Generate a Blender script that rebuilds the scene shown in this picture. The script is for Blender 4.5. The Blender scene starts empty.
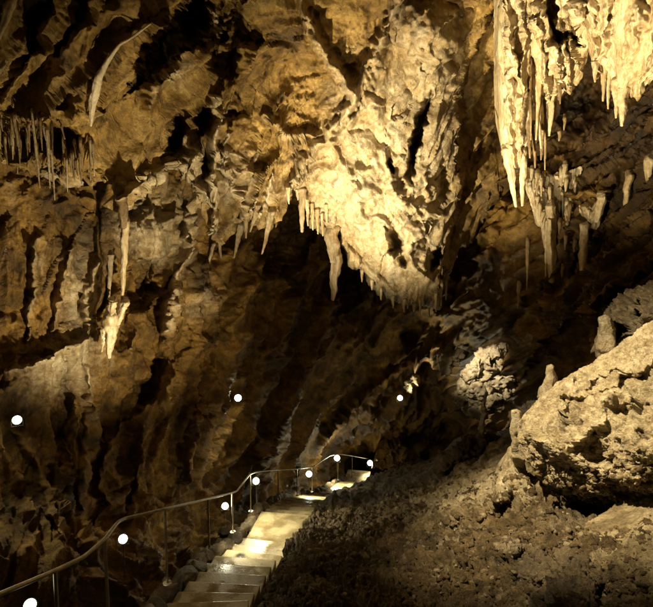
import bpy, bmesh, math, random
import numpy as np
from mathutils import Vector

random.seed(7)
rng = np.random.RandomState(11)
S = bpy.context.scene
COL = S.collection

# ------------------------------------------------------------------ camera
W0, H0, F = 653.0, 607.0, 512.0
PITCH = math.radians(-6.0)
cam_d = bpy.data.cameras.new('camera')
cam = bpy.data.objects.new('camera', cam_d)
COL.objects.link(cam)
cam.location = (0, 0, 0)
cam.rotation_euler = (math.radians(90) + PITCH, 0, 0)
cam_d.sensor_width = 36.0
cam_d.lens = 36.0 * F / W0
cam_d.clip_start = 0.05
cam_d.clip_end = 400
S.camera = cam
CP, SP = math.cos(PITCH), math.sin(PITCH)

def P(px, py, d):
    """point seen at photo pixel (px, py), d metres deep"""
    x = (px - W0 / 2) / F * d
    u = -(py - H0 / 2) / F * d
    return np.stack(np.broadcast_arrays(x, CP * d - SP * u, SP * d + CP * u), -1)

def V(px, py, d):
    return Vector([float(c) for c in P(px, py, d)])

def proj(p):
    d = p[..., 1] * CP + p[..., 2] * SP
    u = -p[..., 1] * SP + p[..., 2] * CP
    return p[..., 0] / d * F + W0 / 2, -u / d * F + H0 / 2, d

# ------------------------------------------------------------------ world, exposure
wd = bpy.data.worlds.new('World'); S.world = wd
wd.use_nodes = True
bg = wd.node_tree.nodes['Background']
bg.inputs['Color'].default_value = (0.6, 0.34, 0.09, 1)
bg.inputs['Strength'].default_value = 0.055
S.view_settings.view_transform = 'Standard'
S.view_settings.look = 'None'
S.view_settings.gamma = 1
S.view_settings.exposure = 0.0

# ------------------------------------------------------------------ unseen floodlights added to light the rock (no fittings, some in open space)
WARM = (1.0, 0.83, 0.51)
def spot(name, px, py, d, tx, ty, td, power, size=60, blend=0.6, rad=0.08, col=WARM):
    l = bpy.data.lights.new(name, 'SPOT'); l.energy = power; l.color = col
    l.spot_size = math.radians(size); l.spot_blend = blend; l.shadow_soft_size = rad
    o = bpy.data.objects.new(name, l); COL.objects.link(o)
    a = V(px, py, d); b = V(tx, ty, td)
    o.location = a
    o.rotation_euler = (b - a).to_track_quat('-Z', 'Y').to_euler()
    return o
def point(name, px, py, d, power, rad=0.1, col=WARM):
    l = bpy.data.lights.new(name, 'POINT'); l.energy = power; l.color = col; l.shadow_soft_size = rad
    o = bpy.data.objects.new(name, l); COL.objects.link(o); o.location = V(px, py, d)
    return o
LIGHTS = dict(
    key=spot('unseen_key_flood', 205, 500, 8.0, 396, 165, 13, 11000, 60, 0.85),
    stal=spot('unseen_stalactite_flood', 330, 430, 4.6, 574, 118, 8.5, 7600, 48, 0.7),
    left=spot('unseen_left_flood', 270, 560, 6.0, 148, 222, 11, 3500, 76, 1.0),
    mound=spot('unseen_mound_flood', 265, -58, 6.6, 575, 425, 8, 9500, 53, 0.9),
    mid=spot('unseen_back_flood', 438, 306, 14.6, 486, 378, 18, 2300, 36, 1.0, .08, (1.0, .88, .66)),
)

# ------------------------------------------------------------------ noise
NG = 256
perm = np.concatenate([rng.permutation(NG)] * 3).astype(np.int32)
g = rng.normal(size=(NG, 3)); g /= np.linalg.norm(g, axis=1)[:, None]
GR = g.astype(np.float32)
jit = rng.rand(NG, 3).astype(np.float32)
def perlin(p):
    p = p.astype(np.float32)
    i = np.floor(p).astype(np.int32); f = p - i; i &= 255
    u = f * f * f * (f * (f * 6 - 15) + 10)
    r = 0
    for a in (0, 1):
        pa = perm[i[..., 0] + a]
        for b in (0, 1):
            pb = perm[pa + ((i[..., 1] + b) & 255)]
            for c in (0, 1):
                h = perm[pb + ((i[..., 2] + c) & 255)]
                G = GR[h]
                dt = G[..., 0] * (f[..., 0] - a) + G[..., 1] * (f[..., 1] - b) + G[..., 2] * (f[..., 2] - c)
                w = (u[..., 0] if a else 1 - u[..., 0]) * (u[..., 1] if b else 1 - u[..., 1]) * (u[..., 2] if c else 1 - u[..., 2])
                r = r + dt * w
    return r * 1.6
def fbm(p, octv=4, gain=0.5, lac=2.03):
    r = 0; a = 1.0
    for k in range(octv):
        r = r + a * perlin(p + 17.3 * k); p = p * lac; a *= gain
    return r
def ridged(p, octv=4, gain=0.55, lac=2.1):
    r = 0; a = 1.0; w = 1.0
    for k in range(octv):
        n = 1 - np.abs(perlin(p + 9.1 * k)) * 1.6
        n = np.clip(n, 0, 1) ** 2 * w
        w = np.clip(n * 1.6, 0, 1)
        r = r + a * n; p = p * lac; a *= gain
    return r
def billow(p, octv=4, gain=0.5, lac=2.1):
    r = 0; a = 1.0
    for k in range(octv):
        r = r + a * np.abs(perlin(p + 5.7 * k)); p = p * lac; a *= gain
    return r
def worley(p):
    p = p.astype(np.float32)
    i = np.floor(p).astype(np.int32); f = p - i
    f1 = np.full(p.shape[:-1], 9., np.float32); f2 = f1.copy()
    for a in (-1, 0, 1):
        for b in (-1, 0, 1):
            for c in (-1, 0, 1):
                h = perm[perm[perm[(i[..., 0] + a) & 255] + ((i[..., 1] + b) & 255)] + ((i[..., 2] + c) & 255)]
                q = jit[h] + np.array([a, b, c], np.float32) - f
                dd = (q * q).sum(-1)
                m = dd < f1
                f2 = np.where(m, f1, np.minimum(f2, dd)); f1 = np.where(m, dd, f1)
    return np.sqrt(f1), np.sqrt(f2)
def facet(p):
    """broken, angular relief: every cell is a tilted plane"""
    p = p.astype(np.float32)
    i = np.floor(p).astype(np.int32); f = p - i
    f1 = np.full(p.shape[:-1], 9., np.float32); val = f1 * 0
    for a in (-1, 0, 1):
        for b in (-1, 0, 1):
            for c in (-1, 0, 1):
                h = perm[perm[perm[(i[..., 0] + a) & 255] + ((i[..., 1] + b) & 255)] + ((i[..., 2] + c) & 255)]
                q = jit[h] + np.array([a, b, c], np.float32) - f
                dd = (q * q).sum(-1); m = dd < f1
                f1 = np.where(m, dd, f1)
                val = np.where(m, -(q * GR[(h + 31) & 255]).sum(-1) + jit[h, 0] * .35 - .17, val)
    return val
def sstep(a, b, x):
    t = np.clip((x - a) / (b - a), 0, 1); return t * t * (3 - 2 * t)

# ------------------------------------------------------------------ materials
def N(nt, t, **kw):
    n = nt.nodes.new(t)
    for k, v in kw.items(): setattr(n, k, v)
    return n
def rock_mat(name, dark, mid, light, rough=(0.35, 0.75), bump=0.5, scale=1.0, stretch=(1, 1, 1), spec=0.5, coat=0.0):
    m = bpy.data.materials.new(name); m.use_nodes = True
    nt = m.node_tree; L = nt.links.new
    bs = nt.nodes['Principled BSDF']
    geo = N(nt, 'ShaderNodeNewGeometry')
    mp = N(nt, 'ShaderNodeMapping'); L(geo.outputs['Position'], mp.inputs['Vector'])
    mp.inputs['Scale'].default_value = stretch
    def noise(s, det=6, r=0.6, dist=0.0, vec=None):
        n = N(nt, 'ShaderNodeTexNoise'); n.inputs['Scale'].default_value = s * scale
        n.inputs['Detail'].default_value = det; n.inputs['Roughness'].default_value = r
        n.inputs['Distortion'].default_value = dist
        L((vec or mp.outputs['Vector']), n.inputs['Vector']); return n
    def ramp(src, stops):
        r = N(nt, 'ShaderNodeValToRGB'); e = r.color_ramp.elements
        while len(e) < len(stops): e.new(0.5)
        for k, (p, c) in enumerate(stops):
            e[k].position = p; e[k].color = (*c, 1) if len(c) == 3 else c
        L(src, r.inputs[0]); return r
    def mix(f, a, b, mode='MIX'):
        x = N(nt, 'ShaderNodeMix', data_type='RGBA', blend_type=mode)
        if isinstance(f, float): x.inputs[0].default_value = f
        else: L(f, x.inputs[0])
        for s, v in ((x.inputs[6], a), (x.inputs[7], b)):
            if isinstance(v, tuple): s.default_value = (*v, 1)
            else: L(v, s)
        return x.outputs[2]
    n1 = noise(0.9, 8, 0.62, 0.6); n2 = noise(4.5, 8, 0.65, 0.3); n3 = noise(19, 6, 0.7)
    r1 = ramp(n1.outputs['Fac'], [(0.36, dark), (0.5, mid), (0.66, light)])
    r2 = ramp(n2.outputs['Fac'], [(0.33, (0.45, 0.42, 0.38)), (0.62, (1.15, 1.15, 1.15))])
    c = mix(0.85, r1.outputs[0], r2.outputs[0], 'MULTIPLY')
    r3 = ramp(n3.outputs['Fac'], [(0.36, (0.5, 0.47, 0.43)), (0.6, (1.1, 1.1, 1.1))])
    c = mix(0.6, c, r3.outputs[0], 'MULTIPLY')
    at = N(nt, 'ShaderNodeAttribute', attribute_name='calcite_and_shade')
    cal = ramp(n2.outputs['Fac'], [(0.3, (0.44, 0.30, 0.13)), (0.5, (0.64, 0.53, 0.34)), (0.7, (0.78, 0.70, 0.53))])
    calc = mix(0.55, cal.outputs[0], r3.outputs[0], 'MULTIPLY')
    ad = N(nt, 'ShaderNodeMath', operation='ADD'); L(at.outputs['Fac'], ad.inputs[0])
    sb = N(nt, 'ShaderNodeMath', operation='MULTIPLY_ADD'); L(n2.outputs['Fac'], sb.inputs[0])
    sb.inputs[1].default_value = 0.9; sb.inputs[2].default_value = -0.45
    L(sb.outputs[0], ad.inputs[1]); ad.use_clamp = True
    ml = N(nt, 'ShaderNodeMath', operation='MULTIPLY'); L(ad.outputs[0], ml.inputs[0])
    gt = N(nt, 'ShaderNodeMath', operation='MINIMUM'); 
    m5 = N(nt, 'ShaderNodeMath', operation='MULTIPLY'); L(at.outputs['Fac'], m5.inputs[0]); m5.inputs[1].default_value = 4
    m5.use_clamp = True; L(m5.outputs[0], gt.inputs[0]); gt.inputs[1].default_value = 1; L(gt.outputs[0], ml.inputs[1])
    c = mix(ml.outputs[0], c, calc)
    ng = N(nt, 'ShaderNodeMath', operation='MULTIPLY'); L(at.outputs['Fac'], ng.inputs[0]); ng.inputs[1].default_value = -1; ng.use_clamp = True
    c = mix(ng.outputs[0], c, mix(1.0, r1.outputs[0], (0.20, 0.17, 0.13), 'MULTIPLY'))  # below zero: darker rock tone, which also paints in shade
    L(c, bs.inputs['Base Color'])
    rr = N(nt, 'ShaderNodeMapRange'); L(n2.outputs['Fac'], rr.inputs[0])
    rr.inputs[1].default_value = 0.3; rr.inputs[2].default_value = 0.7
    rr.inputs[3].default_value = rough[0]; rr.inputs[4].default_value = rough[1]
    L(rr.outputs[0], bs.inputs['Roughness'])
    bs.inputs['Specular IOR Level'].default_value = spec
    if coat:
        bs.inputs['Coat Weight'].default_value = coat; bs.inputs['Coat Roughness'].default_value = 0.25
    # fine relief
    nb = noise(34, 8, 0.72); nb2 = noise(9, 6, 0.65, 0.8)
    add = N(nt, 'ShaderNodeMath', operation='MULTIPLY_ADD'); L(nb2.outputs['Fac'], add.inputs[0]); add.inputs[1].default_value = 2.2
    L(nb.outputs['Fac'], add.inputs[2])
    bp = N(nt, 'ShaderNodeBump'); bp.inputs['Strength'].default_value = bump; bp.inputs['Distance'].default_value = 0.035
    L(add.outputs[0], bp.inputs['Height']); L(bp.outputs[0], bs.inputs['Normal'])
    return m
OCH_D, OCH_M, OCH_L = (0.065, 0.034, 0.007), (0.215, 0.118, 0.020), (0.42, 0.25, 0.055)
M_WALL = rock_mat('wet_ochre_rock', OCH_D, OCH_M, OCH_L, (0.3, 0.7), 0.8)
M_ROOF = rock_mat('pale_ochre_rock', (0.11, 0.060, 0.013), (0.30, 0.180, 0.038), (0.48, 0.33, 0.11), (0.35, 0.75), 0.7)
M_EARTH = rock_mat('cave_earth', (0.05, 0.034, 0.016), (0.13, 0.088, 0.04), (0.24, 0.17, 0.085), (0.6, 0.95), 1.0, 1.5, spec=0.25)
M_PALE = rock_mat('pale_limestone', (0.16, 0.12, 0.06), (0.36, 0.28, 0.16), (0.52, 0.44, 0.28), (0.5, 0.9), 1.0, 1.3, spec=0.3)
M_FLOW = rock_mat('wet_flowstone', (0.42, 0.29, 0.13), (0.60, 0.46, 0.25), (0.76, 0.64, 0.42), (0.25, 0.6), 0.5, 1.2, (1, 1, 0.35), spec=0.5, coat=0.3)
M_FLOWD = rock_mat('brown_flowstone', (0.12, 0.07, 0.028), (0.24, 0.15, 0.06), (0.42, 0.29, 0.14), (0.3, 0.65), 0.7, 1.2, (1, 1, 0.4), spec=0.5)
M_RUB = rock_mat('rubble_limestone', (0.07, 0.05, 0.026), (0.16, 0.115, 0.06), (0.27, 0.2, 0.11), (0.45, 0.85), 0.9, 2.0)

def plain(name, col, rough=0.5, metal=0.0, emit=None, es=0):
    m = bpy.data.materials.new(name); m.use_nodes = True
    nt = m.node_tree; L = nt.links.new
    b = nt.nodes['Principled BSDF']
    tc = N(nt, 'ShaderNodeNewGeometry'); n = N(nt, 'ShaderNodeTexNoise'); L(tc.outputs['Position'], n.inputs['Vector'])
    n.inputs['Scale'].default_value = 14; n.inputs['Detail'].default_value = 5
    r = N(nt, 'ShaderNodeValToRGB'); L(n.outputs['Fac'], r.inputs[0])
    r.color_ramp.elements[0].position = .3; r.color_ramp.elements[0].color = (*[c * .55 for c in col], 1)
    r.color_ramp.elements[1].position = .65; r.color_ramp.elements[1].color = (*col, 1)
    L(r.outputs[0], b.inputs['Base Color'])
    b.inputs['Roughness'].default_value = rough; b.inputs['Metallic'].default_value = metal
    if emit:
        b.inputs['Emission Color'].default_value = (*emit, 1); b.inputs['Emission Strength'].default_value = es
    return m
M_STEEL = plain('galvanised_steel', (0.36, 0.31, 0.23), 0.42, 0.75)
M_BLACK = plain('lamp_housing_paint', (0.03, 0.03, 0.028), 0.5)
M_LENS = plain('lit_lamp_glass', (0.8, 0.8, 0.7), 0.3, 0, (0.93, 1.0, 0.72), 16)
M_CABLE = plain('cable_rubber', (0.02, 0.02, 0.02), 0.6)

def wet_concrete():
    m = bpy.data.materials.new('wet_concrete'); m.use_nodes = True
    nt = m.node_tree; L = nt.links.new; b = nt.nodes['Principled BSDF']
    tc = N(nt, 'ShaderNodeNewGeometry')
    n = N(nt, 'ShaderNodeTexNoise'); L(tc.outputs['Position'], n.inputs['Vector']); n.inputs['Scale'].default_value = 2.3; n.inputs['Detail'].default_value = 7
    n2 = N(nt, 'ShaderNodeTexNoise'); L(tc.outputs['Position'], n2.inputs['Vector']); n2.inputs['Scale'].default_value = 30; n2.inputs['Detail'].default_value = 5
    r = N(nt, 'ShaderNodeValToRGB'); L(n.outputs['Fac'], r.inputs[0])
    r.color_ramp.elements[0].position = .35; r.color_ramp.elements[0].color = (0.20, 0.15, 0.075, 1)
    r.color_ramp.elements[1].position = .6; r.color_ramp.elements[1].color = (0.42, 0.34, 0.19, 1)
    x = N(nt, 'ShaderNodeMix', data_type='RGBA', blend_type='MULTIPLY'); x.inputs[0].default_value = .5
    L(r.outputs[0], x.inputs[6]); L(n2.outputs['Fac'], x.inputs[7]); L(x.outputs[2], b.inputs['Base Color'])
    rr = N(nt, 'ShaderNodeMapRange'); L(n.outputs['Fac'], rr.inputs[0]); rr.inputs[1].default_value = .42; rr.inputs[2].default_value = .6
    rr.inputs[3].default_value = .12; rr.inputs[4].default_value = .5; L(rr.outputs[0], b.inputs['Roughness'])
    bp = N(nt, 'ShaderNodeBump'); bp.inputs['Strength'].default_value = .35; bp.inputs['Distance'].default_value = .012
    L(n2.outputs['Fac'], bp.inputs['Height']); L(bp.outputs[0], b.inputs['Normal'])
    return m
M_CONC = wet_concrete()

# ------------------------------------------------------------------ mesh helpers
def mesh_np(name, verts, quads, mat, smooth=True, cal=None, parent=None, loc=None):
    verts = np.asarray(verts, np.float32).reshape(-1, 3)
    if loc is not None: verts = verts - np.asarray(loc, np.float32)
    quads = np.asarray(quads, np.int32)
    k = quads.shape[1]
    me = bpy.data.meshes.new(name)
    me.vertices.add(len(verts)); me.vertices.foreach_set('co', verts.ravel())
    me.loops.add(quads.size); me.loops.foreach_set('vertex_index', quads.ravel())
    me.polygons.add(len(quads)); me.polygons.foreach_set('loop_start', np.arange(0, quads.size, k, dtype=np.int32))
    me.polygons.foreach_set('loop_total', np.full(len(quads), k, np.int32))
    if smooth: me.polygons.foreach_set('use_smooth', np.ones(len(quads), bool))
    me.update(calc_edges=True); me.materials.append(mat)
    if cal is not None:
        a = me.attributes.new('calcite_and_shade', 'FLOAT', 'POINT'); a.data.foreach_set('value', np.asarray(cal, np.float32).ravel())
    o = bpy.data.objects.new(name, me); COL.objects.link(o)
    if parent: o.parent = parent
    if loc is not None: o.location = loc
    return o
def grid_quads(nr, nc, wrap=False):
    i = np.arange(nr * nc).reshape(nr, nc)
    if wrap: i = np.concatenate([i, i[:, :1]], 1)
    return np.stack([i[:-1, :-1], i[1:, :-1], i[1:, 1:], i[:-1, 1:]], -1).reshape(-1, 4)
def tag(o, label=None, cat=None, group=None, kind=None):
    if label: o['label'] = label
    if cat: o['category'] = cat
    if group: o['group'] = group
    if kind: o['kind'] = kind
    return o
def empty(name, loc):
    o = bpy.data.objects.new(name, None); o.empty_display_size = .2; COL.objects.link(o); o.location = loc
    return o

# inverse depth thin-plate surface through control points (px, py, depth)
def tps(ctrl):
    c = np.array(ctrl, float); xy = c[:, :2] / 100; z = 1 / c[:, 2]
    n = len(c)
    r2 = ((xy[:, None] - xy[None]) ** 2).sum(-1)
    K = np.where(r2 > 0, r2 * np.log(r2 + 1e-12), 0) + np.eye(n) * 0.02
    Pm = np.hstack([np.ones((n, 1)), xy])
    A = np.block([[K, Pm], [Pm.T, np.zeros((3, 3))]])
    s = np.linalg.solve(A, np.concatenate([z, np.zeros(3)]))
    def f(x, y):
        x = x / 100; y = y / 100
        r = s[n] + s[n + 1] * x + s[n + 2] * y
        for k in range(n):
            q = (x - xy[k, 0]) ** 2 + (y - xy[k, 1]) ** 2
            r = r + s[k] * q * np.log(q + 1e-12)
        return 1 / np.clip(r, 1 / 60., 1 / 2.5)
    return f

RES = .01
def wl(lam):
    return np.clip(lam / (3.2 * RES) - .35, 0, 1)
# relief features: modelled in the surface's own coordinates
def seg_dist(x, y, pts):
    best = np.full(x.shape, 1e9); tt = np.zeros(x.shape); side = np.zeros(x.shape)
    n = len(pts) - 1
    for k in range(n):
        ax, ay = pts[k]; bx, by = pts[k + 1]
        dx, dy = bx - ax, by - ay; L2 = dx * dx + dy * dy
        t = np.clip(((x - ax) * dx + (y - ay) * dy) / L2, 0, 1)
        ex, ey = x - (ax + t * dx), y - (ay + t * dy)
        d = np.hypot(ex, ey); m = d < best
        best = np.where(m, d, best); tt = np.where(m, (k + t) / n, tt)
        side = np.where(m, np.sign(dx * ey - dy * ex), side)
    return best, tt, side
def apply_features(x, y, d, cal, feats):
    p = np.stack([x / 16, y / 16, x * 0 + 3.3], -1)
    wx = x + 4.5 * perlin(p) + 2.6 * perlin(p * 2.7); wy = y + 4.5 * perlin(p + 40) + 2.6 * perlin(p * 2.7 + 9)
    rag = .22 * perlin(p * 1.9 + 21) + .10 * perlin(p * 5 + 3)
    for ft in feats:
        k = ft[0]
        if k == 'ridge':          # pts, width, height, calcite
            _, pts, w, h, c = ft
            q, t, s = seg_dist(wx, wy, pts)
            ww = w * (0.55 + 0.45 * np.sin(np.pi * np.clip(t, 0.03, 1)) )
            b = np.exp(-(q / ww) ** 2)
            d -= h * b; cal += c * np.exp(-(q / (ww * 0.9)) ** 2)
        elif k == 'step':         # pts, falloff, height: the side to the right of travel (screen) is raised
            _, pts, w, h, c = ft
            q, t, s = seg_dist(wx, wy, pts)
            fade = np.sin(np.pi * np.clip(t, 0.02, .98)) ** 0.5
            b = np.where(s > 0, np.exp(-(q / w)), np.exp(-(q / 1.6) ** 2))
            d -= h * b * fade; cal += c * np.exp(-(q / 3.) ** 2) * fade
        elif k == 'hole':         # cx, cy, rx, ry, rot, depth
            _, cx, cy, rx, ry, rot, h = ft
            a = math.radians(rot); ex = (wx - cx); ey = (wy - cy)
            u = (ex * math.cos(a) + ey * math.sin(a)) / rx; v = (-ex * math.sin(a) + ey * math.cos(a)) / ry
            q = np.maximum(u * u + v * v + rag * (h > 0), 0)
            d += h * np.where(q < 1, (1 - q) ** 0.7, 0) if h > 0 else h * np.clip(1 - q, 0, 1) ** 0.8
        elif k == 'cal':  # pale stone; also highlights and, below zero, shade put into the colour
            _, cx, cy, rx, ry, rot, c = ft
            a = math.radians(rot); ex = (wx - cx); ey = (wy - cy)
            u = (ex * math.cos(a) + ey * math.sin(a)) / rx; v = (-ex * math.sin(a) + ey * math.cos(a)) / ry
            cal += c * np.exp(-(u * u + v * v))
    return d, cal
def normals(p):
    du = np.gradient(p, axis=1); dv = np.gradient(p, axis=0)
    n = np.cross(du, dv); n /= np.linalg.norm(n, axis=-1)[..., None] + 1e-9
    s = (n * p).sum(-1)
    return np.where((s > 0)[..., None], -n, n)

ZB = np.full((760, 860), 1e9)       # depth of the rock so far (photo pixels + 80)
def zb_add(p):
    x, y, d = proj(p)
    xi = np.round(x + 80).astype(int).ravel(); yi = np.round(y + 80).astype(int).ravel(); dd = d.ravel()
    m = (xi >= 0) & (xi < 860) & (yi >= 0) & (yi < 760) & (dd > 0)
    np.minimum.at(ZB, (yi[m], xi[m]), dd[m])
def surf(px, py, r=2):
    a = ZB[int(py + 80 - r):int(py + 81 + r), int(px + 80 - r):int(px + 81 + r)]
    a = a[a < 1e8]
    return float(np.median(a)) if a.size else 12.0

def layer(name, x, y, depthf, feats, noisef, mat, skirt=None, nsk=6, cal0=0.0, sides=('b',), vmix=.35):
    d = depthf(x, y); cal = np.zeros(x.shape) + cal0
    n = normals(P(x, y, d))
    d0 = d.copy()
    d, cal = apply_features(x, y, d, cal, feats)
    p = P(x, y, d)
    view = -p / np.linalg.norm(p, axis=-1)[..., None]
    n = n * (1 - vmix) + view * vmix; n /= np.linalg.norm(n, axis=-1)[..., None]
    dn = d0 + .3 * (d - d0); dn = np.where(dn > 15, 15 + (dn - 15) * .22, dn)
    ps = P(x, y, dn)
    # mesh spacing: relief finer than the mesh can carry is left out
    sp = np.maximum(np.linalg.norm(np.gradient(ps, axis=0), axis=-1), np.linalg.norm(np.gradient(ps, axis=1), axis=-1))
    global RES
    RES = np.maximum(sp, .004)
    disp, dc = noisef(ps, x, y)
    p = p + n * disp[..., None]
    cal = np.clip(cal + dc, -1, 1.3)
    zb_add(p)
    if skirt is not None:
        sk = np.array(skirt, float)
        pad = [(nsk if 't' in sides else 0, nsk if 'b' in sides else 0), (nsk if 'l' in sides else 0, nsk if 'r' in sides else 0)]
        p = np.pad(p, pad + [(0, 0)], mode='edge'); cal = np.pad(cal, pad, mode='edge')
        nr, nc = cal.shape
        ri = np.arange(nr)[:, None]; ci = np.arange(nc)[None]
        k = np.maximum.reduce([pad[0][0] - ri + 0 * ci, ri - (nr - 1 - pad[0][1]) + 0 * ci, pad[1][0] - ci + 0 * ri, ci - (nc - 1 - pad[1][1]) + 0 * ri, 0 * ri + 0 * ci])
        e = (k / nsk) ** 1.5
        p = p + sk * e[..., None] + (k > 0)[..., None] * 0.15 * np.stack([perlin(p * 1.7 + k[..., None] * .2), perlin(p * 1.7 + 5), perlin(p * 1.7 + 9)], -1) * e[..., None]
    o = mesh_np(name, p, grid_quads(*cal.shape), mat, True, cal)
    tag(o, kind='structure')
    return o, p

def aniso(p, ax, sl, st):
    """coordinates stretched along axis ax"""
    ax = np.array(ax, float); ax /= np.linalg.norm(ax)
    a = (p @ ax)[..., None]
    return (p - a * ax) * st + a * ax * sl

# ------------------------------------------------------------------ A: the far wall and left wall
gx = np.concatenate([np.arange(-150, -20, 2.2), np.arange(-20, 672, 1.1), np.arange(672, 850, 2.4)]); gy = np.concatenate([np.arange(-90, 60, 2.2), np.arange(60, 700, 1.12)])
X, Y = np.meshgrid(gx, gy)
ctrlA = [(0,200,9.6),(0,300,9.4),(0,400,8.8),(0,500,8.2),(0,600,7.6),(-100,300,8.2),(-100,600,6.5),(60,560,8.0),
 (100,300,11),(100,430,10.8),(100,520,9.8),(200,300,14.2),(200,420,13.6),(200,500,13.6),(140,560,9.6),
 (300,240,20),(300,380,20.5),(300,450,23),(340,430,27),(400,440,30),(430,380,25),(430,460,34),(370,463,35),(352,470,34),(400,340,23.5),(360,320,23),
 (450,330,21),(460,400,24),(500,300,17.5),(500,380,18.5),(500,420,21),(560,300,14),(560,200,15.5),(600,100,15.5),(653,100,14),(653,250,11.2),
 (653,330,9.6),(560,390,14.5),(600,450,13),(760,300,8),(760,100,9),(0,0,11),(300,0,18),(500,0,15),(-100,0,10),(760,0,9.5),(300,560,18),(500,600,16),(200,700,9),(760,700,8)]
FA = [
 # shelf on the left; light on the drapery below is raised in its colour
 ('step', [(0,372),(30,368),(62,352),(90,338)], 26, 0.9, 0.5),
 ('ridge', [(88,325),(90,350),(92,400)], 4, 0.25, 0.4),
 ('ridge', [(40,235),(36,250),(32,300),(28,338)], 3.5, 0.28, 0.3),
 ('ridge', [(70,250),(62,285),(58,330)], 3.5, 0.3, 0.15),
 ('ridge', [(96,262),(92,290),(88,318)], 5, 0.4, 0.25),
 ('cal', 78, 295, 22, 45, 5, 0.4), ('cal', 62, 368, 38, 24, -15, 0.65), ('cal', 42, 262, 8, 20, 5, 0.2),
 ('hole', 108, 285, 8, 40, 8, 0.8), ('hole', 140, 285, 20, 30, 25, 1.4), ('hole', 120, 330, 14, 22, 0, .6),
 # crusty pale patch and its falling strut, with highlights put into the colour
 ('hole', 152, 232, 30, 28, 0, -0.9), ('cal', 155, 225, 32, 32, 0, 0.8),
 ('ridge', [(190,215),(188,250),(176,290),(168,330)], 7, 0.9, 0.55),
 ('ridge', [(200,262),(185,300),(172,345),(160,400)], 10, 0.7, 0.05),
 ('ridge', [(235,250),(205,300),(180,350),(165,400)], 14, 0.8, 0.0),
 ('cal', 205, 300, 14, 26, 35, 0.3),
 ('hole', 165, 365, 12, 50, 35, .9), ('hole', 135, 400, 12, 60, 40, .8),
 ('ridge', [(250,290),(225,360),(200,430),(190,480)], 14, 0.8, 0),
 ('ridge', [(290,300),(265,380),(240,440)], 12, 0.8, 0),
 ('ridge', [(330,300),(320,350),(290,410),(260,460)], 12, 0.9, 0),
 ('hole', 285, 240, 26, 38, 15, 3.0), ('hole', 345, 270, 18, 45, 0, 2.0),
 ('hole', 65, 440, 12, 60, 5, .5), ('hole', 130, 470, 8, 60, 5, .5), ('hole', 100, 480, 7, 60, 4, .4),
 ('ridge', [(78,400),(66,470),(60,540)], 8, 0.4, 0), ('ridge', [(95,400),(86,470),(84,540)], 6, 0.35, 0),
 ('ridge', [(20,430),(45,465),(55,520)], 7, 0.3, 0),
 # ceiling of the deep passage
 ('step', [(520,405),(450,440),(385,462),(330,452)], 18, 0.0, 0),
 
 ('ridge', [(330,440),(355,410),(400,372),(440,352)], 9, 1.6, 0),
 ('hole', 420, 330, 26, 16, -30, 1.5),
 # pale crumbly rock mid right; wall colour darkened to mute the spot's disc
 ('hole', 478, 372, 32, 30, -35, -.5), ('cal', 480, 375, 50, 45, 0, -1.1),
 ('hole', 468, 340, 10, 34, 46, .9),
 # big dark striated wall, right; 'cal' also paints the lobes' shade into its colour
 ('step', [(653,268),(610,290),(560,330),(515,380)], 22, 1.0, 0.0),
 ('ridge', [(653,40),(590,120),(540,180),(500,230)], 10, 0.8, 0), ('ridge', [(690,90),(620,160),(570,240),(520,300)], 12, 0.8, 0),
 ('ridge', [(690,170),(640,220),(590,270),(540,310)], 10, 0.7, 0), ('hole', 590, 100, 40, 22, -40, 1.2), ('hole', 600, 250, 45, 12, -38, .9),
 ('ridge', [(524,166),(546,178),(575,196),(608,190)], 7, .6, .45), ('ridge', [(528,215),(548,222),(566,226),(588,222)], 6, .35, .2), ('ridge', [(618,160),(640,158),(665,150)], 7, .4, .1),
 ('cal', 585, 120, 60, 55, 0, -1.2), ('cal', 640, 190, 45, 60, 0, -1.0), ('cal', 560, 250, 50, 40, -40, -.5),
 ('hole', 470, 250, 10, 60, 20, 1.5), ('ridge', [(505,200),(480,260),(455,300)], 7, .8, 0),
]
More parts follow.
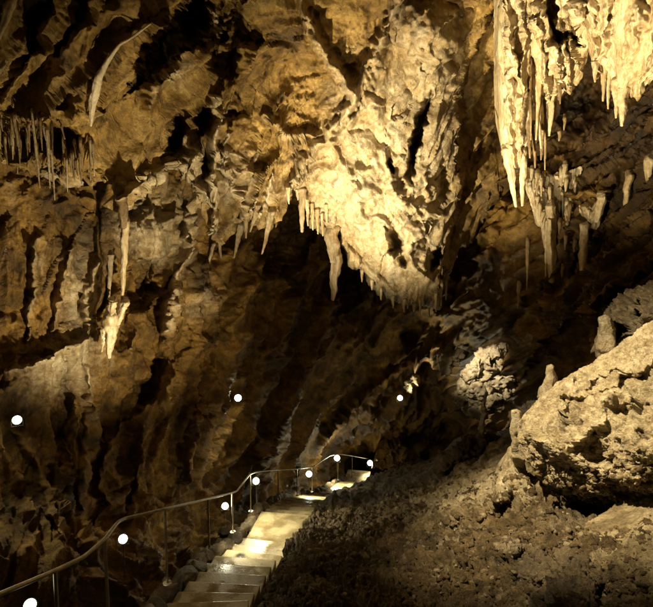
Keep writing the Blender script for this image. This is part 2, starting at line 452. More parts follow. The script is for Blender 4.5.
def nzA(p, x, y):
    sc = np.clip(proj(p)[2] / 12, .7, 2.2)
    w = p + 0.35 * np.stack([perlin(p * .6), perlin(p * .6 + 7), perlin(p * .6 + 13)], -1)
    left = 1 - sstep(400, 480, x)
    fall = sstep(40, 260, x)
    axl = np.array([-0.45, -.25, -.85]); axr = np.array([-.62, .35, -.62])
    c1 = aniso(w, axl, .16, 1.3); c2 = aniso(w, axr, .14, 2.2)
    vt = ((1 - sstep(110, 170, x + .3 * (y - 300))) * sstep(190, 240, y))[..., None]
    c3 = aniso(w, (-.08, -.1, -1), .13, 1.9)
    q = np.where(left[..., None] > .5, c1, c2)
    r = (ridged(q, 4) - .8) * (1 - vt[..., 0]) + vt[..., 0] * .9 * (ridged(c3, 3) - .8)
    r2 = fbm(aniso(w, axl, .16, 2.6) + 5, 3, .5) * (left > .5)
    iso = fbm(w * 2.2, 6, .55)
    bl = billow(w * 1.3 + 30, 4) - .45
    f1, f2 = worley(w * 3.1)
    cell = (f2 - f1)
    fq = aniso(w, axl, .45, 1.3) if False else np.where(left[..., None] > .5, aniso(w, axl, .5, 1.5), aniso(w, axr, .45, 1.7))
    lk = np.where(left > .5, .5, .22)
    fc = lk * (facet(fq) * .30 * wl(.7) + facet(fq * 2.3 + 4) * .14 * wl(.3) + facet(fq * 5.3 + 9) * .055 * wl(.13))
    wq = p + .06 * perlin(p * 3)[..., None]
    dsp = sc * (0.26 * r * wl(.5) + .10 * r2 * wl(.4) + 0.07 * iso * wl(.25) + 0.12 * bl * wl(.3) + .014 * fbm(p * 21, 4, .65) * wl(.04) + fc)
    crust = sstep(.1, .5, perlin(w * .8 + 50))
    dsp = dsp + crust * .05 * (billow(p * 7, 3) - .4)
    streak = np.clip(perlin(aniso(w, (-.1, 0, -1), .3, 2.5) + 20) - .25, 0, 1) * .35
    return dsp, streak * (y < 420)
fA = tps(ctrlA)
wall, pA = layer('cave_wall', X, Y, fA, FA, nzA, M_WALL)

# ------------------------------------------------------------------ B: overhanging upper mass with the bright boss
eB = np.array([(-110,160),(0,160),(30,166),(60,170),(85,178),(112,190),(124,206),(140,186),(155,178),(172,170),(188,182),(200,205),(212,236),(222,240),(232,218),(246,214),(262,222),(276,228),(284,204),
 (293,184),(301,200),(314,224),(326,232),(338,236),(352,262),(368,282),(386,297),(402,305),(415,310),(428,306),(437,304),(443,292),(450,270),(462,250),(474,240),(490,216),(510,170),(540,120),(600,60),(680,-10),(700,-30)], float)
xs = np.arange(-110, 700, 1.0)
ey = np.interp(xs, eB[:, 0], eB[:, 1])
ey = ey + 4.0 * ridged(np.stack([xs / 9, xs * 0, xs * 0 + 2], -1), 3) - 3 + 2.0 * perlin(np.stack([xs / 2.6, xs * 0, xs * 0 + 7], -1))
NRB = 330
vv = np.linspace(0, 1, NRB)[:, None]
XB = np.repeat(xs[None], NRB, 0); YB = -100 + (ey[None] + 100) * (1 - (1 - vv) ** 1.15)
ctrlB = [(-100,-90,6),(-100,150,7.2),(0,-80,6.4),(0,60,7.6),(0,160,8.8),(60,170,9.4),(112,188,9.9),(100,60,8.8),(200,-80,8),(200,60,10.6),(180,140,11.6),(210,230,12.6),
 (250,30,11.4),(250,140,12.8),(292,186,14.4),(310,80,12.6),(340,230,15.2),(330,150,13.8),(380,290,16),(415,306,16.2),(440,290,16.2),(400,200,14.2),(400,100,12.8),(400,0,11.4),(400,-90,9.5),
 (450,60,13.4),(470,150,15.0),(465,240,17),(495,80,15),(500,180,16.5),(520,-80,10),(560,60,14.5),(600,0,13),(700,-90,9)]
FB = [
 # upper left folds and the big dark cavity
 ('hole', 170, 42, 62, 24, -52, 2.6), ('hole', 205, 15, 30, 40, 20, 2.0), ('hole', 232, 36, 16, 50, 15, 1.6),
 ('ridge', [(165,12),(150,22),(132,36),(118,45),(108,60),(98,78),(92,98)], 5, 0.55, 0.0),
 ('ridge', [(62,-20),(50,30),(30,75),(8,110)], 9, .6, 0), ('ridge', [(100,-20),(85,30),(66,80),(45,110)], 9, .6, 0), ('ridge', [(20,-20),(8,20),(-10,70)], 8, .6, .1),
 ('ridge', [(140,-40),(120,0),(98,40),(80,90),(68,115)], 8, .5, 0), ('hole', 40, 20, 8, 50, 22, .7), ('hole', 78, 20, 8, 46, 22, .7),
 ('step', [(0,118),(30,116),(60,112),(88,108)], 30, .5, 0), 
 ('hole', 20, 138, 26, 22, 0, .9), ('hole', 60, 140, 24, 18, 0, .8),
 ('step', [(110,190),(75,176),(30,162)], 14, .0, .3),
 ('ridge', [(235,110),(210,150),(180,165),(150,182),(120,196)], 7, .5, .1),
 ('hole', 178, 134, 11, 26, 5, 2.2), ('hole', 204, 118, 9, 17, 5, 1.8), ('hole', 208, 160, 6, 20, 0, 1.2), ('hole', 185, 190, 12, 14, 0, 1.4),
 ('ridge', [(212,95),(218,130),(214,170),(222,205),(212,232)], 5, .6, .7), ('ridge', [(190,140),(196,160),(192,182)], 5, .6, .4),
 ('cal', 200, 175, 26, 26, 0, .7), ('cal', 155, 184, 26, 10, -15, .6), ('cal', 175, 70, 16, 18, 0, .4),
 # band between left and boss
 ('ridge', [(210,20),(180,45),(160,80),(150,110)], 7, .5, .15), ('ridge', [(240,20),(245,60),(225,110)], 6, .3, .05),
 ('hole', 252, 38, 14, 10, -40, .8), ('hole', 232, 114, 8, 10, 0, .8), ('hole', 287, 108, 11, 15, 0, .3), ('hole', 262, 150, 16, 26, 30, .9),
 ('hole', 240, 130, 20, 14, 0, -.5), ('cal', 240, 175, 20, 30, 20, .35),
 ('hole', 300, 90, 14, 34, -20, .4), ('hole', 365, 30, 22, 30, 20, .12),
 ('ridge', [(302,0),(312,35),(328,60),(345,82),(354,96)], 6, .7, .35), ('ridge', [(408,-20),(386,30),(362,78),(352,104),(330,134),(305,158),(285,190)], 8, .8, .25),
 ('ridge', [(262,118),(290,142),(318,130)], 5, .5, .2),
 # boss
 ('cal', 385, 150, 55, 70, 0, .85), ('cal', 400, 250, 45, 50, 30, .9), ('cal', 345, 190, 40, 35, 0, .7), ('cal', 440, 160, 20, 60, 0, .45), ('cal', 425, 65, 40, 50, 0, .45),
 ('hole', 345, 180, 40, 55, 20, -.7), ('hole', 438, 60, 30, 45, 10, -.5), ('hole', 385, 230, 34, 60, -30, -.6), ('hole', 430, 30, 40, 34, 0, -.9), ('hole', 445, 75, 22, 25, 0, -.4),
 ('hole', 422, 126, 7, 42, 14, 2.2), ('hole', 412, 160, 5, 24, 10, 1.2),
 ('hole', 394, 240, 8, 17, -10, 2.0), ('hole', 405, 262, 7, 8, 0, 1.2), ('hole', 434, 258, 6, 14, 10, 1.8), ('hole', 444, 180, 8, 20, 0, 1.2), ('hole', 392, 166, 4, 9, 0, .8),
 ('hole', 365, 165, 9, 7, 0, .25), ('hole', 372, 110, 12, 18, 0, -.3),
 ('ridge', [(330,140),(350,180),(362,215),(388,225)], 5, .25, 0), ('ridge', [(385,150),(392,190),(412,205),(440,214)], 6, .35, 0),
 ('ridge', [(345,245),(370,275),(392,292)], 6, .3, 0), ('ridge', [(430,215),(415,235),(410,262),(428,280)], 7, .5, 0),
 ('ridge', [(404,205),(422,170),(430,200)], 5, .2, 0),
 # right flank: orange brown curtains
 ('ridge', [(505,90),(490,140),(474,190),(455,250)], 7, .45, 0), ('ridge', [(512,150),(495,190),(478,235)], 6, .4, 0), ('ridge', [(486,60),(476,110),(470,160)], 5, .3, 0),
 # thin bright crust edges left of the boss
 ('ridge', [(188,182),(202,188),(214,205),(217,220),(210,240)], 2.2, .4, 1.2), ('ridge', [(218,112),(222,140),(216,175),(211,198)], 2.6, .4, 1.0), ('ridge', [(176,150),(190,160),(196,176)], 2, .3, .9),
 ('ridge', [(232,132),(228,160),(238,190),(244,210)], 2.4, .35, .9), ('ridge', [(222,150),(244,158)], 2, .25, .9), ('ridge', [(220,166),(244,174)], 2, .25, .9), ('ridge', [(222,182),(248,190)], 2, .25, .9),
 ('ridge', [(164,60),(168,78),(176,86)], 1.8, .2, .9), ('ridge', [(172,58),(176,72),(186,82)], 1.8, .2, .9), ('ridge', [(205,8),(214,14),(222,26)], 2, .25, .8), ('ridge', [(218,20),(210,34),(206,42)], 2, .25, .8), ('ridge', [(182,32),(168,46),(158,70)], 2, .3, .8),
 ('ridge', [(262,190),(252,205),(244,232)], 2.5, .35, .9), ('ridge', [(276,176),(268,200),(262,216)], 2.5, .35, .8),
]
def nzB(p, x, y):
    w = p + 0.4 * np.stack([perlin(p * .5), perlin(p * .5 + 7), perlin(p * .5 + 13)], -1)
    k = sstep(300, 360, x) * (1 - sstep(440, 470, x))
    q = aniso(w, (-.5, -.2, -.8), .15, 1.5)
    r = ridged(q + 3, 4) - .8
    f1, f2 = worley(w * 1.9 + 4); f3, f4 = worley(w * 5.3 + 9)
    sc = (f2 - f1); sc2 = f4 - f3
    fq = aniso(w, (-.45, -.2, -.85), .5, 1.3)
    lf = .35 + .25 * sstep(90, 200, x) - .5 * sstep(452, 470, x + (y - 150) * .12) * sstep(60, 120, y)
    fc = lf * (facet(fq) * .26 * (1 + .25 * k) * wl(.7) + facet(fq * 2.2 + 4) * .12 * wl(.32) + facet(fq * 5.1 + 9) * .04 * (1 - .4 * k) * wl(.14) + facet(fq * 11 + 2) * .014 * (1 - .4 * k) * wl(.06))
    dsp = (1 - .7 * k) * .28 * r * wl(.4) + (1 - .5 * k) * .06 * fbm(aniso(w, (-.5, -.2, -.8), .2, 3.2) + 9, 3, .5) * wl(.3) + .035 * fbm(w * 2.1, 6, .5) * wl(.2) + .07 * k * np.minimum(sc, .45) + fc + .08 * (billow(w * 1.2, 4) - .45) + .007 * fbm(p * 23, 3, .6) * wl(.04)
    vert = ridged(aniso(p, (-.15, 0, -1), .25, 4.5) + 8, 2) - .7
    xi = np.clip(np.round(x + 110).astype(int), 0, len(ey) - 1)
    near = np.exp(-np.abs(ey[xi] - y) / 26)
    dsp = dsp + near * .07 * vert
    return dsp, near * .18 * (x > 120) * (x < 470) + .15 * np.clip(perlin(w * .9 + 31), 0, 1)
fB = tps(ctrlB)
def dB(x, y):
    d = fB(x, y)
    xi = np.clip(np.round(x + 110).astype(int), 0, len(ey) - 1)
    t = np.clip(1 - (ey[xi] - y) / 9.0, 0, 1)
    rim = np.interp(y, [-120, 0, 30, 75, 105, 150, 190, 230, 300, 320], [500, 492, 481, 463, 457, 461, 459, 448, 437, 430]) + 5 * perlin(np.stack([y / 17, y * 0, y * 0 + 3], -1)) + 2 * perlin(np.stack([y / 5, y * 0, y * 0 + 8], -1))
    return d + 0.5 * t ** 2.5 + 1.5 * sstep(-1, 6, x - rim) * sstep(-40, 60, y)
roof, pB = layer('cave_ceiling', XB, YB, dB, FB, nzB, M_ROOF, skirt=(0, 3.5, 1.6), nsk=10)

# ------------------------------------------------------------------ E: earth slope on the right
cE = np.array([(225,690),(240,655),(252,628),(260,606),(270,584),(283,556),(296,536),(309,518),(322,503),(340,491),(360,482),(385,471),(402,463),(430,458),(455,448),(475,436),(505,430),(530,424),(560,410),(600,380),(653,330),(850,215)], float)
xe = np.arange(225, 850, .78)
ce = np.interp(xe, cE[:, 0], cE[:, 1]) + 3.0 * perlin(np.stack([xe / 9, xe * 0, xe * 0 + 4], -1)) + 1.6 * perlin(np.stack([xe / 3, xe * 0, xe * 0 + 8], -1))
NRE = 400; vv = np.linspace(0, 1, NRE)[:, None]
XE = np.repeat(xe[None], NRE, 0); YE = ce[None] + (700 - ce[None]) * vv ** 1.05
ctrlE = [(228,690,6.0),(262,604,7.9),(283,556,10.4),(309,518,13.8),(340,491,20),(362,482,23),(402,463,26),(430,458,25),(475,436,22),(505,430,17),(560,410,12.8),(600,380,11.2),(653,330,9.4),(760,255,7.8),
 (300,600,6.7),(350,560,8.8),(400,500,14),(450,480,14.5),(500,465,12.5),(520,480,10.5),(450,560,7.9),(550,560,6.4),(653,600,4.8),(653,500,6.8),(600,500,7.6),(560,505,8.0),(400,640,5.6),(600,690,4.2),(760,690,3.6),(760,480,6.2)]
FE = [('hole', 470, 500, 50, 24, -20, -.7), ('ridge', [(400,480),(440,500),(470,540),(450,580)], 10, .3, .1), ('hole', 600, 515, 50, 14, 4, .9),
 ('cal', 485, 482, 45, 22, -14, .75), ('cal', 440, 502, 34, 20, -35, .4), ('cal', 600, 525, 40, 12, 0, .15), ('ridge', [(520,440),(512,470),(500,500)], 9, .6, .3)]
def nzE(p, x, y):
    w = p + .15 * np.stack([perlin(p), perlin(p + 7), perlin(p + 13)], -1)
    f1, f2 = worley(w * 4.0); f3, f4 = worley(w * 9.5 + 3)
    lum = np.clip(.75 - f1, 0, 1); l2 = np.clip(.75 - f3, 0, 1)
    m = .5 + .5 * sstep(-.3, .4, perlin(w * .9 + 2))
    far = np.clip(10 / proj(p)[2], .3, 1.3)
    d = .10 * m * lum + far * .05 * l2 * m * wl(.1) + .12 * fbm(w * 1.1, 4, .6) + far * (.04 * (billow(p * 5, 4) - .4) + .03 * fbm(p * 9, 5, .7) + .06 * facet(w * 4.5) * wl(.2) + .03 * facet(w * 10) * wl(.1)) + .07 * facet(w * 2)
    return d, .25 * np.clip(perlin(w * 1.1 + 60), 0, 1) * (x > 400)
fE = tps(ctrlE)
slope, pE = layer('earth_slope', XE, YE, fE, FE, nzE, M_EARTH, skirt=(.6, 2.2, -2.2), nsk=8, sides=('t',), vmix=0.0)

# ------------------------------------------------------------------ blob layers: boulders and lobes with front relief, closed by a folded back
def blob(name, top, bot, depthf, bulge, amp, mat, label, cat, step=.9, back=(0, .8, 0), feats=(), freq=1.0, cal0=0.0, pw=.5, seed=0.0, group=None, jag=1.5, flow=False, boul=.5):
    top = np.array(top, float); bot = np.array(bot, float)
    x0 = max(top[0, 0], bot[0, 0]); x1 = min(top[-1, 0], bot[-1, 0])
    n = max(8, int((x1 - x0) / step)); x = np.linspace(x0, x1, n)
    t = np.interp(x, top[:, 0], top[:, 1]); b = np.interp(x, bot[:, 0], bot[:, 1])
    t = t + jag * perlin(np.stack([x / 7, x * 0 + seed, x * 0 + 1], -1)); b = b + jag * perlin(np.stack([x / 6, x * 0 + seed, x * 0 + 5], -1))
    b = np.maximum(b, t + .5)
    h = int(max(10, (b - t).max() / step))
    v = (1 - np.cos(np.linspace(0, np.pi, h))) / 2 * .5 + np.linspace(0, 1, h) * .5
    Xg = np.repeat(x[None], h, 0); Yg = t[None] + (b - t)[None] * v[:, None]
    u = np.linspace(0, 1, n)[None]
    prof = (np.sin(np.pi * np.clip(v, 0, 1))[:, None] ** pw) * (np.sin(np.pi * np.clip(u, .0, 1)) ** (pw * .7))
    d = (depthf(Xg, Yg) if callable(depthf) else np.full(Xg.shape, float(depthf))) - bulge * prof
    cal = np.full(Xg.shape, float(cal0))
    nn = normals(P(Xg, Yg, d))
    d, cal = apply_features(Xg, Yg, d, cal, feats)
    p = P(Xg, Yg, d)
    w = p + seed
    f1, f2 = worley(w * 2.2 * freq)
    if flow:
        wv = aniso(w + .03 * perlin(w * 2)[..., None], (0.05, 0, 1), .14, 1.0)
        dd = amp * (.9 * fbm(wv * 2.2, 3, .5) + .55 * (ridged(wv * 5.5, 3, .5) - .6) + .08 * fbm(w * 14, 4, .6) + .30 * fbm(w * 1.8, 3, .5))
    else:
        dd = amp * (.35 * fbm(w * 1.2 * freq, 7, .58) + .2 * (billow(w * 3 * freq, 4) - .4) + boul * facet(w * 1.6 * freq) + .3 * facet(w * 3.7 * freq + 3) + .35 * (billow(w * 2.2 * freq + 8, 3) - .4) + .16 * facet(w * 9 * freq) + .12 * fbm(w * 12 * freq, 4, .65))
    edge = np.minimum(1, prof * 2.2)
    p = p + nn * (dd * (.25 + .75 * edge))[..., None]
    zb_add(p)
    k = 4
    p = np.pad(p, [(k, k), (k, k), (0, 0)], mode='edge'); cal = np.pad(cal, k, mode='edge')
    nr, nc = cal.shape; ri = np.arange(nr)[:, None]; ci = np.arange(nc)[None]
    kk = np.maximum.reduce([k - ri + 0 * ci, ri - (nr - 1 - k) + 0 * ci, k - ci + 0 * ri, ci - (nc - 1 - k) + 0 * ri, 0 * ri + 0 * ci])
    e = (kk / k) ** 1.2
    cen = p.reshape(-1, 3).mean(0)
    p = p + e[..., None] * (np.array(back, float) + .35 * (cen - p))
    loc = p.reshape(-1, 3).mean(0)
    o = mesh_np(name, p, grid_quads(nr, nc), mat, True, cal, loc=loc)
    if label: tag(o, label, cat, group)
    else: tag(o, kind='structure')
    return o

# right foreground boulders
fBo = tps([(520,425,9.2),(560,385,9.4),(600,356,9.0),(653,325,8.2),(720,290,7.4),(535,470,8.6),(560,490,8.2),(600,497,7.6),(653,495,6.9),(720,490,6.2),(840,250,6.4),(840,490,5.2),(600,430,8.0)])
blob('boulder', [(518,440),(523,424),(532,406),(545,394),(560,382),(580,370),(600,356),(625,341),(653,324),(690,304),(730,285),(840,240)], [(518,442),(526,462),(540,480),(560,490),(580,496),(610,497),(653,495),(730,492),(840,488)],
     fBo, .55, .21, M_PALE, 'huge pale craggy limestone boulder filling the right edge above the dark rubble gap', 'boulder', step=.75, back=(.5, 2, -.6), cal0=.35,
     feats=[('step', [(730,332),(653,360),(600,392),(570,402),(545,405)], 34, .2, .1), ('hole', 612, 384, 34, 9, -20, .22), ('hole', 560, 430, 30, 34, 0, -.35), ('hole', 640, 450, 34, 30, 0, -.35), ('ridge', [(535,440),(560,452),(590,470),(640,480)], 9, .3, .2),
            ('hole', 632, 412, 18, 13, 0, .25), ('ridge', [(575,378),(570,395),(566,415)], 6, .25, .2), ('ridge', [(620,380),(600,410),(580,440)], 8, .25, .1)])
blob('boulder', [(590,352),(598,330),(606,318),(616,300),(640,288),(660,276),(730,255),(820,225)], [(590,354),(610,350),(653,326),(730,300),(820,270)], tps([(590,350,10),(610,320,10.2),(660,280,9.4),(730,260,8.8),(660,330,9),(730,300,8.4)]), .3, .35, M_RUB,
     'knobbly brown rock mass behind the top of the huge pale boulder', 'boulder', back=(.3, 1.5, -.3), cal0=.15, freq=1.6,
     feats=[('hole', 622, 332, 10, 12, 0, .8), ('hole', 640, 310, 8, 8, 0, .5)])
blob('boulder', [(584,572),(592,556),(606,545),(622,534),(640,522),(660,512),(730,500),(820,490)], [(584,574),(596,588),(620,598),(650,602),(730,600),(820,595)], (lambda x, y: fE(x, y) - .08), .38, .16, M_PALE,
     'smooth grey boulder lowest at the right edge below the rubble gap', 'boulder', back=(.2, 1.2, -.3))
blob('boulder', [(525,640),(535,600),(548,582),(560,566),(572,555),(584,558),(592,572),(598,600),(600,640)], [(525,642),(560,660),(600,642)], (lambda x, y: fE(x, y) - .05), .45, .22, M_RUB,
     'lumpy brown rock knob standing left of the smooth grey boulder', 'boulder', back=(.1, .8, -.3), freq=1.6, cal0=.06)
blob('boulder', [(515,575),(520,560),(532,549),(545,550),(552,562),(556,580)], [(515,577),(535,590),(556,582)], (lambda x, y: fE(x, y) - .02), .32, .18, M_RUB,
     'small rounded brown rock just left of the lumpy knob', 'boulder', back=(.1, .6, -.2), freq=1.8)
blob('boulder', [(495,548),(500,540),(508,536),(518,541),(522,552)], [(495,550),(508,557),(522,553)], (lambda x, y: fE(x, y) - .02), .25, .14, M_RUB,
     'small low brown rock in the middle of the earth slope', 'boulder', back=(.1, .5, -.2), freq=2, cal0=.2)
blob('boulder', [(596,606),(612,596),(634,590),(660,584),(720,575)], [(596,612),(620,640),(720,650)], (lambda x, y: fE(x, y) - .05), .3, .15, M_PALE,
     'pale rock cut off by the bottom right corner of the picture', 'boulder', back=(.2, 1, -.3))
blob('boulder', [(438,548),(446,538),(456,534),(464,540),(468,552)], [(438,550),(452,558),(468,553)], (lambda x, y: fE(x, y) - .02), .22, .14, M_RUB,
     'low brown rock half sunk in the earth slope, leftmost of those lying there', 'boulder', back=(.1, .5, -.2), freq=2, cal0=.2)
# flowstone cone at the foot of the stubby stalagmite
blob('flowstone_mound', [(488,505),(498,478),(506,458),(511,448),(517,447),(522,460),(527,478),(540,500)], [(488,507),(510,508),(540,503)], tps([(488,505,10.4),(540,500,9.2),(515,450,10.2),(510,508,9.6)]), .3, .16, M_PALE,
     'pale cone shaped flowstone heap at the foot of the stubby stalagmite', 'flowstone', back=(0, .6, -.2), cal0=.5)
# rocks in the middle distance
blob('rock_ledge', [(441,372),(442,362),(450,352),(458,352),(463,355)], [(441,374),(447,376),(463,358)], 19, .3, .4, M_PALE, 'small pale hooked rock ledge left of the crumbly lit outcrop', 'rock', back=(0, 1, 0))
blob('rock_outcrop', [(372,467),(380,450),(388,440),(400,438),(412,450),(416,463)], [(372,469),(395,470),(416,465)], 29, .8, .9, M_WALL, 'brown rock hump behind the far end of the railing', 'rock', back=(0, 2, 0), freq=.6)
blob('rock_outcrop', [(404,386),(408,380),(414,374),(419,374),(419,382)], [(404,388),(410,391),(419,384)], 23.2, .4, .5, M_PALE, 'small pale rock lit up right beside the far round lamp', 'rock', back=(0, .8, 0), cal0=.3)
blob('rock_outcrop', [(436,470),(450,450),(462,437),(475,432),(492,436),(505,445),(512,460)], [(436,472),(475,480),(512,462)], 16.5, .7, .5, M_EARTH, 'dark earthy hump on which the thin crooked stalagmite stands', 'rock', back=(0, 1.5, -.4))

# ------------------------------------------------------------------ C: big hanging flowstone lobes upper right
lobe_feats1 = [('ridge', [(508,0),(512,60),(508,120),(514,170)], 3.5, .22, 0), ('ridge', [(520,0),(524,60),(522,120),(522,165)], 3, .2, 0), ('ridge', [(503,0),(510,40),(518,80)], 3, .25, 0),
               ('hole', 512, 132, 7, 14, 0, .12)]
blob('flowstone_curtain', [(499,-60),(504,-62),(512,-62),(520,-62),(528,-62),(534,-60)], [(499,120),(501,150),(506,166),(511,174),(515,176),(520,172),(526,168),(530,150),(534,60)],
     tps([(500,-60,8.1),(534,-60,8.1),(500,40,8.9),(534,40,8.9),(500,160,9.4),(530,160,9.3)]), .42, .10, M_FLOW, 'tall cream flowstone curtain, leftmost of the bright hanging lobes at upper right', 'flowstone', step=.55, back=(.1, .9, .1),
     feats=lobe_feats1, cal0=.55, pw=.6, flow=True)
blob('flowstone_lobe', [(524,-60),(545,-62),(575,-62),(598,-60)], [(524,10),(528,50),(534,92),(540,100),(546,96),(552,112),(556,102),(562,88),(570,94),(577,80),(583,64),(588,44),(598,10)],
     tps([(524,-60,8.0),(598,-60,7.9),(524,60,9),(598,60,8.8),(560,100,9.2)]), .45, .13, M_FLOW, 'pleated cream flowstone lobe hanging between the tall curtain and the broad slab', 'flowstone', step=.6, back=(.2, 1, .2), cal0=.2,
     feats=[('ridge', [(535,20),(545,60),(550,105)], 3, .3, 0), ('ridge', [(545,20),(556,55),(562,88)], 3, .28, 0), ('ridge', [(556,20),(566,50),(572,90)], 3, .26, 0), ('ridge', [(566,20),(575,45),(582,70)], 3, .26, 0),
            ('hole', 562, 36, 14, 7, -10, .8), ('hole', 552, 12, 5, 28, -8, .7), ('hole', 578, 40, 6, 9, 0, .5), ('hole', 540, 22, 10, 22, 0, -.25), ('hole', 575, 12, 14, 16, 0, -.4)], flow=True)
blob('flowstone_slab', [(580,-60),(600,-62),(653,-62),(720,-60)], [(580,-10),(585,30),(589,55),(595,80),(598,78),(601,72),(607,76),(612,84),(617,98),(622,118),(626,114),(629,108),(636,104),(642,96),(653,80),(680,50),(720,10)],
     tps([(580,-60,7.8),(720,-60,6.8),(585,40,8.5),(622,115,8.5),(653,60,7.8),(720,10,7.0)]), .30, .085, M_FLOW, 'broad smooth tan flowstone slab tapering to drip points at the upper right corner', 'flowstone', step=.6, back=(.3, 1.1, .2), cal0=.1,
     feats=[('ridge', [(588,-10),(590,30),(596,76)], 5, .25, .1), ('ridge', [(606,-10),(606,40),(600,66)], 4, .15, 0), ('ridge', [(640,10),(630,60),(624,110)], 9, .2, .0), ('hole', 612, 20, 5, 40, 10, .15), ('ridge', [(660,0),(648,50),(640,90)], 7, .15, 0)], flow=True)

# ------------------------------------------------------------------ stalactites, stalagmites: fluted, lumpy tapered bodies
def drip(name, pts, radii, mat, label, cat, group=None, nseg=16, nrow=None, flute=.18, lump=.18, cal=.3, squash=1.0, seed=None, parent=None):
    """pts: (px, py, depth) along the axis; radii in metres"""
    c = P(*np.array(pts, float).T)
    seed = random.random() * 50 if seed is None else seed
    L = np.concatenate([[0], np.cumsum(np.linalg.norm(np.diff(c, axis=0), axis=1))])
    nrow = nrow or int(np.clip(L[-1] / max(.012, np.mean(radii) * .35), 10, 60))
    s = np.linspace(0, 1, nrow); s_ = s * L[-1]
    ax = np.stack([np.interp(s_, L, c[:, k]) for k in range(3)], -1)
    R = np.interp(s_, L, radii)
    ax = ax + (R * .35)[:, None] * np.stack([perlin(np.stack([s * 4 + seed, s * 0, s * 0 + j], -1)) for j in range(3)], -1)
    th = np.linspace(0, 2 * np.pi, nseg, endpoint=False)
    q = np.stack([np.cos(th), np.sin(th) * squash, 0 * th], -1)
    nz = perlin(np.stack([q[None, :, 0] * 1.6 + seed + 0 * s[:, None], q[None, :, 1] * 1.6 + 0 * s[:, None], (s * 1.5)[:, None] + 0 * th[None]], -1))
    nl = fbm(np.stack([q[None, :, 0] * 1.0 + seed + 0 * s[:, None], q[None, :, 1] * 1.0 + 0 * s[:, None], (s_ / (np.mean(radii) * 2.2))[:, None] + 0 * th[None]], -1), 4, .6)
    fl = np.cos(th * 5 + seed)[None] * .5 * flute + nz * flute * 2
    rr = R[:, None] * (1 + fl + lump * nl * 1.3)
    v = ax[:, None] + q[None] * rr[..., None]
    cap0 = ax[0] + (0, 0, 0); cap1 = ax[-1] + (c[-1] - c[-2]) / (np.linalg.norm(c[-1] - c[-2]) + 1e-9) * R[-1] * .6
    verts = np.concatenate([v.reshape(-1, 3), [cap0], [cap1]])
    qd = grid_quads(nrow, nseg, True)
    n0 = nrow * nseg
    j = np.arange(nseg); jn = (j + 1) % nseg
    tri0 = np.stack([j, jn, j * 0 + n0, j * 0 + n0], -1); b = (nrow - 1) * nseg
    me = bpy.data.meshes.new(name)
    faces = qd.tolist() + [(int(a), int(bb), n0) for a, bb in zip(j, jn)] + [(b + int(bb), b + int(a), n0 + 1) for a, bb in zip(j, jn)]
    loc = ax[0]
    me.from_pydata((verts - loc).tolist(), [], faces); me.polygons.foreach_set('use_smooth', [True] * len(faces)); me.materials.append(mat)
    at = me.attributes.new('calcite_and_shade', 'FLOAT', 'POINT'); at.data.foreach_set('value', np.full(len(verts), cal, np.float32))
    me.update()
    o = bpy.data.objects.new(name, me); COL.objects.link(o); o.location = loc
    if parent: o.parent = parent; o.matrix_parent_inverse.identity(); o.location = Vector(loc) - parent.location
    if label: tag(o, label, cat, group)
    return o
def stal(x0, y0, x1, y1, d, rt, rb, label=None, group=None, mat=None, name='stalactite', cat='stalactite', cal=.4, mid=None, emb=True, **k):
    """hanging or standing spike; rt, rb = half widths in photo pixels"""
    d0 = d if not isinstance(d, tuple) else d[0]; d1 = d if not isinstance(d, tuple) else d[1]
    if emb and y1 > y0:
        dm = min([surf(x0 + (x1 - x0) * t, y0 + (y1 - y0) * t) for t in (.25, .5, .75, 1)]) - .1
        if dm > 6: d0 = min(d0, dm + .1); d1 = min(d1, dm)
    sg = 1 if y1 > y0 else -1
    pts = [(x0, y0 - sg * (rt * 1.1 + 2), d0 + .22), (x0, y0, d0), ((x0 * 2 + x1) / 3, (y0 * 2 + y1) / 3, (2 * d0 + d1) / 3), ((x0 + 2 * x1) / 3, (y0 + 2 * y1) / 3, (d0 + 2 * d1) / 3), (x1, y1, d1)]
    m = rb + (rt - rb) * .45 if mid is None else mid
    rad = [rt * .55 * d0 / F, rt * d0 / F, (m + (rt - m) * .4) * d0 / F, (rb + (m - rb) * .6) * d1 / F, rb * d1 / F * .7]
    return drip(name, pts, rad, mat or M_FLOW, label, cat, group, cal=cal, **k)

blob('flowstone_sheet', [(526,180),(545,176),(566,172),(582,166)], [(526,190),(531,206),(535,222),(541,228),(545,216),(549,236),(553,240),(557,214),(562,202),(567,214),(571,216),(575,192),(582,170)], surf(555,205)-.12, .16, .14, M_FLOW,
     'ragged pale flowstone sheet on the dark wall below the tall cream curtain', 'flowstone', step=.6, back=(.1,.6,.1), flow=True, cal0=.6, jag=3)
# columns under the tall curtain
stal(506,150,516,207,9.15,5,1.6,'left one of the two bright drip columns under the tall cream curtain', cal=.7)
stal(523,150,522,206,9.1,4.5,1.8,'right one of the two bright drip columns under the tall cream curtain', cal=.7)
stal(533,60,541,148,9.0,4,1.5,'long slim stalactite hanging just right of the tall cream curtain', cal=.4)
stal(553,85,549,136,9.1,4,1.3,'single bright stalactite below the middle pleat of the cream lobe', cal=.5)
stal(540,70,536,140,9.05,3,1,'thin wavy stalactite between the tall curtain and the single bright one', cal=.2)
for i, (x0, y0, x1, y1) in enumerate([(528,120,530,158),(534,125,535,168),(529,60,531,140),(546,100,545,170),(542,130,541,160),(559,80,560,104)]):
    stal(x0, y0, x1, y1, 9.2, 2.4, .8, 'small brown stalactite among the cluster right of the tall cream curtain', 'small stalactites beside the tall curtain', M_FLOWD, cal=.15)
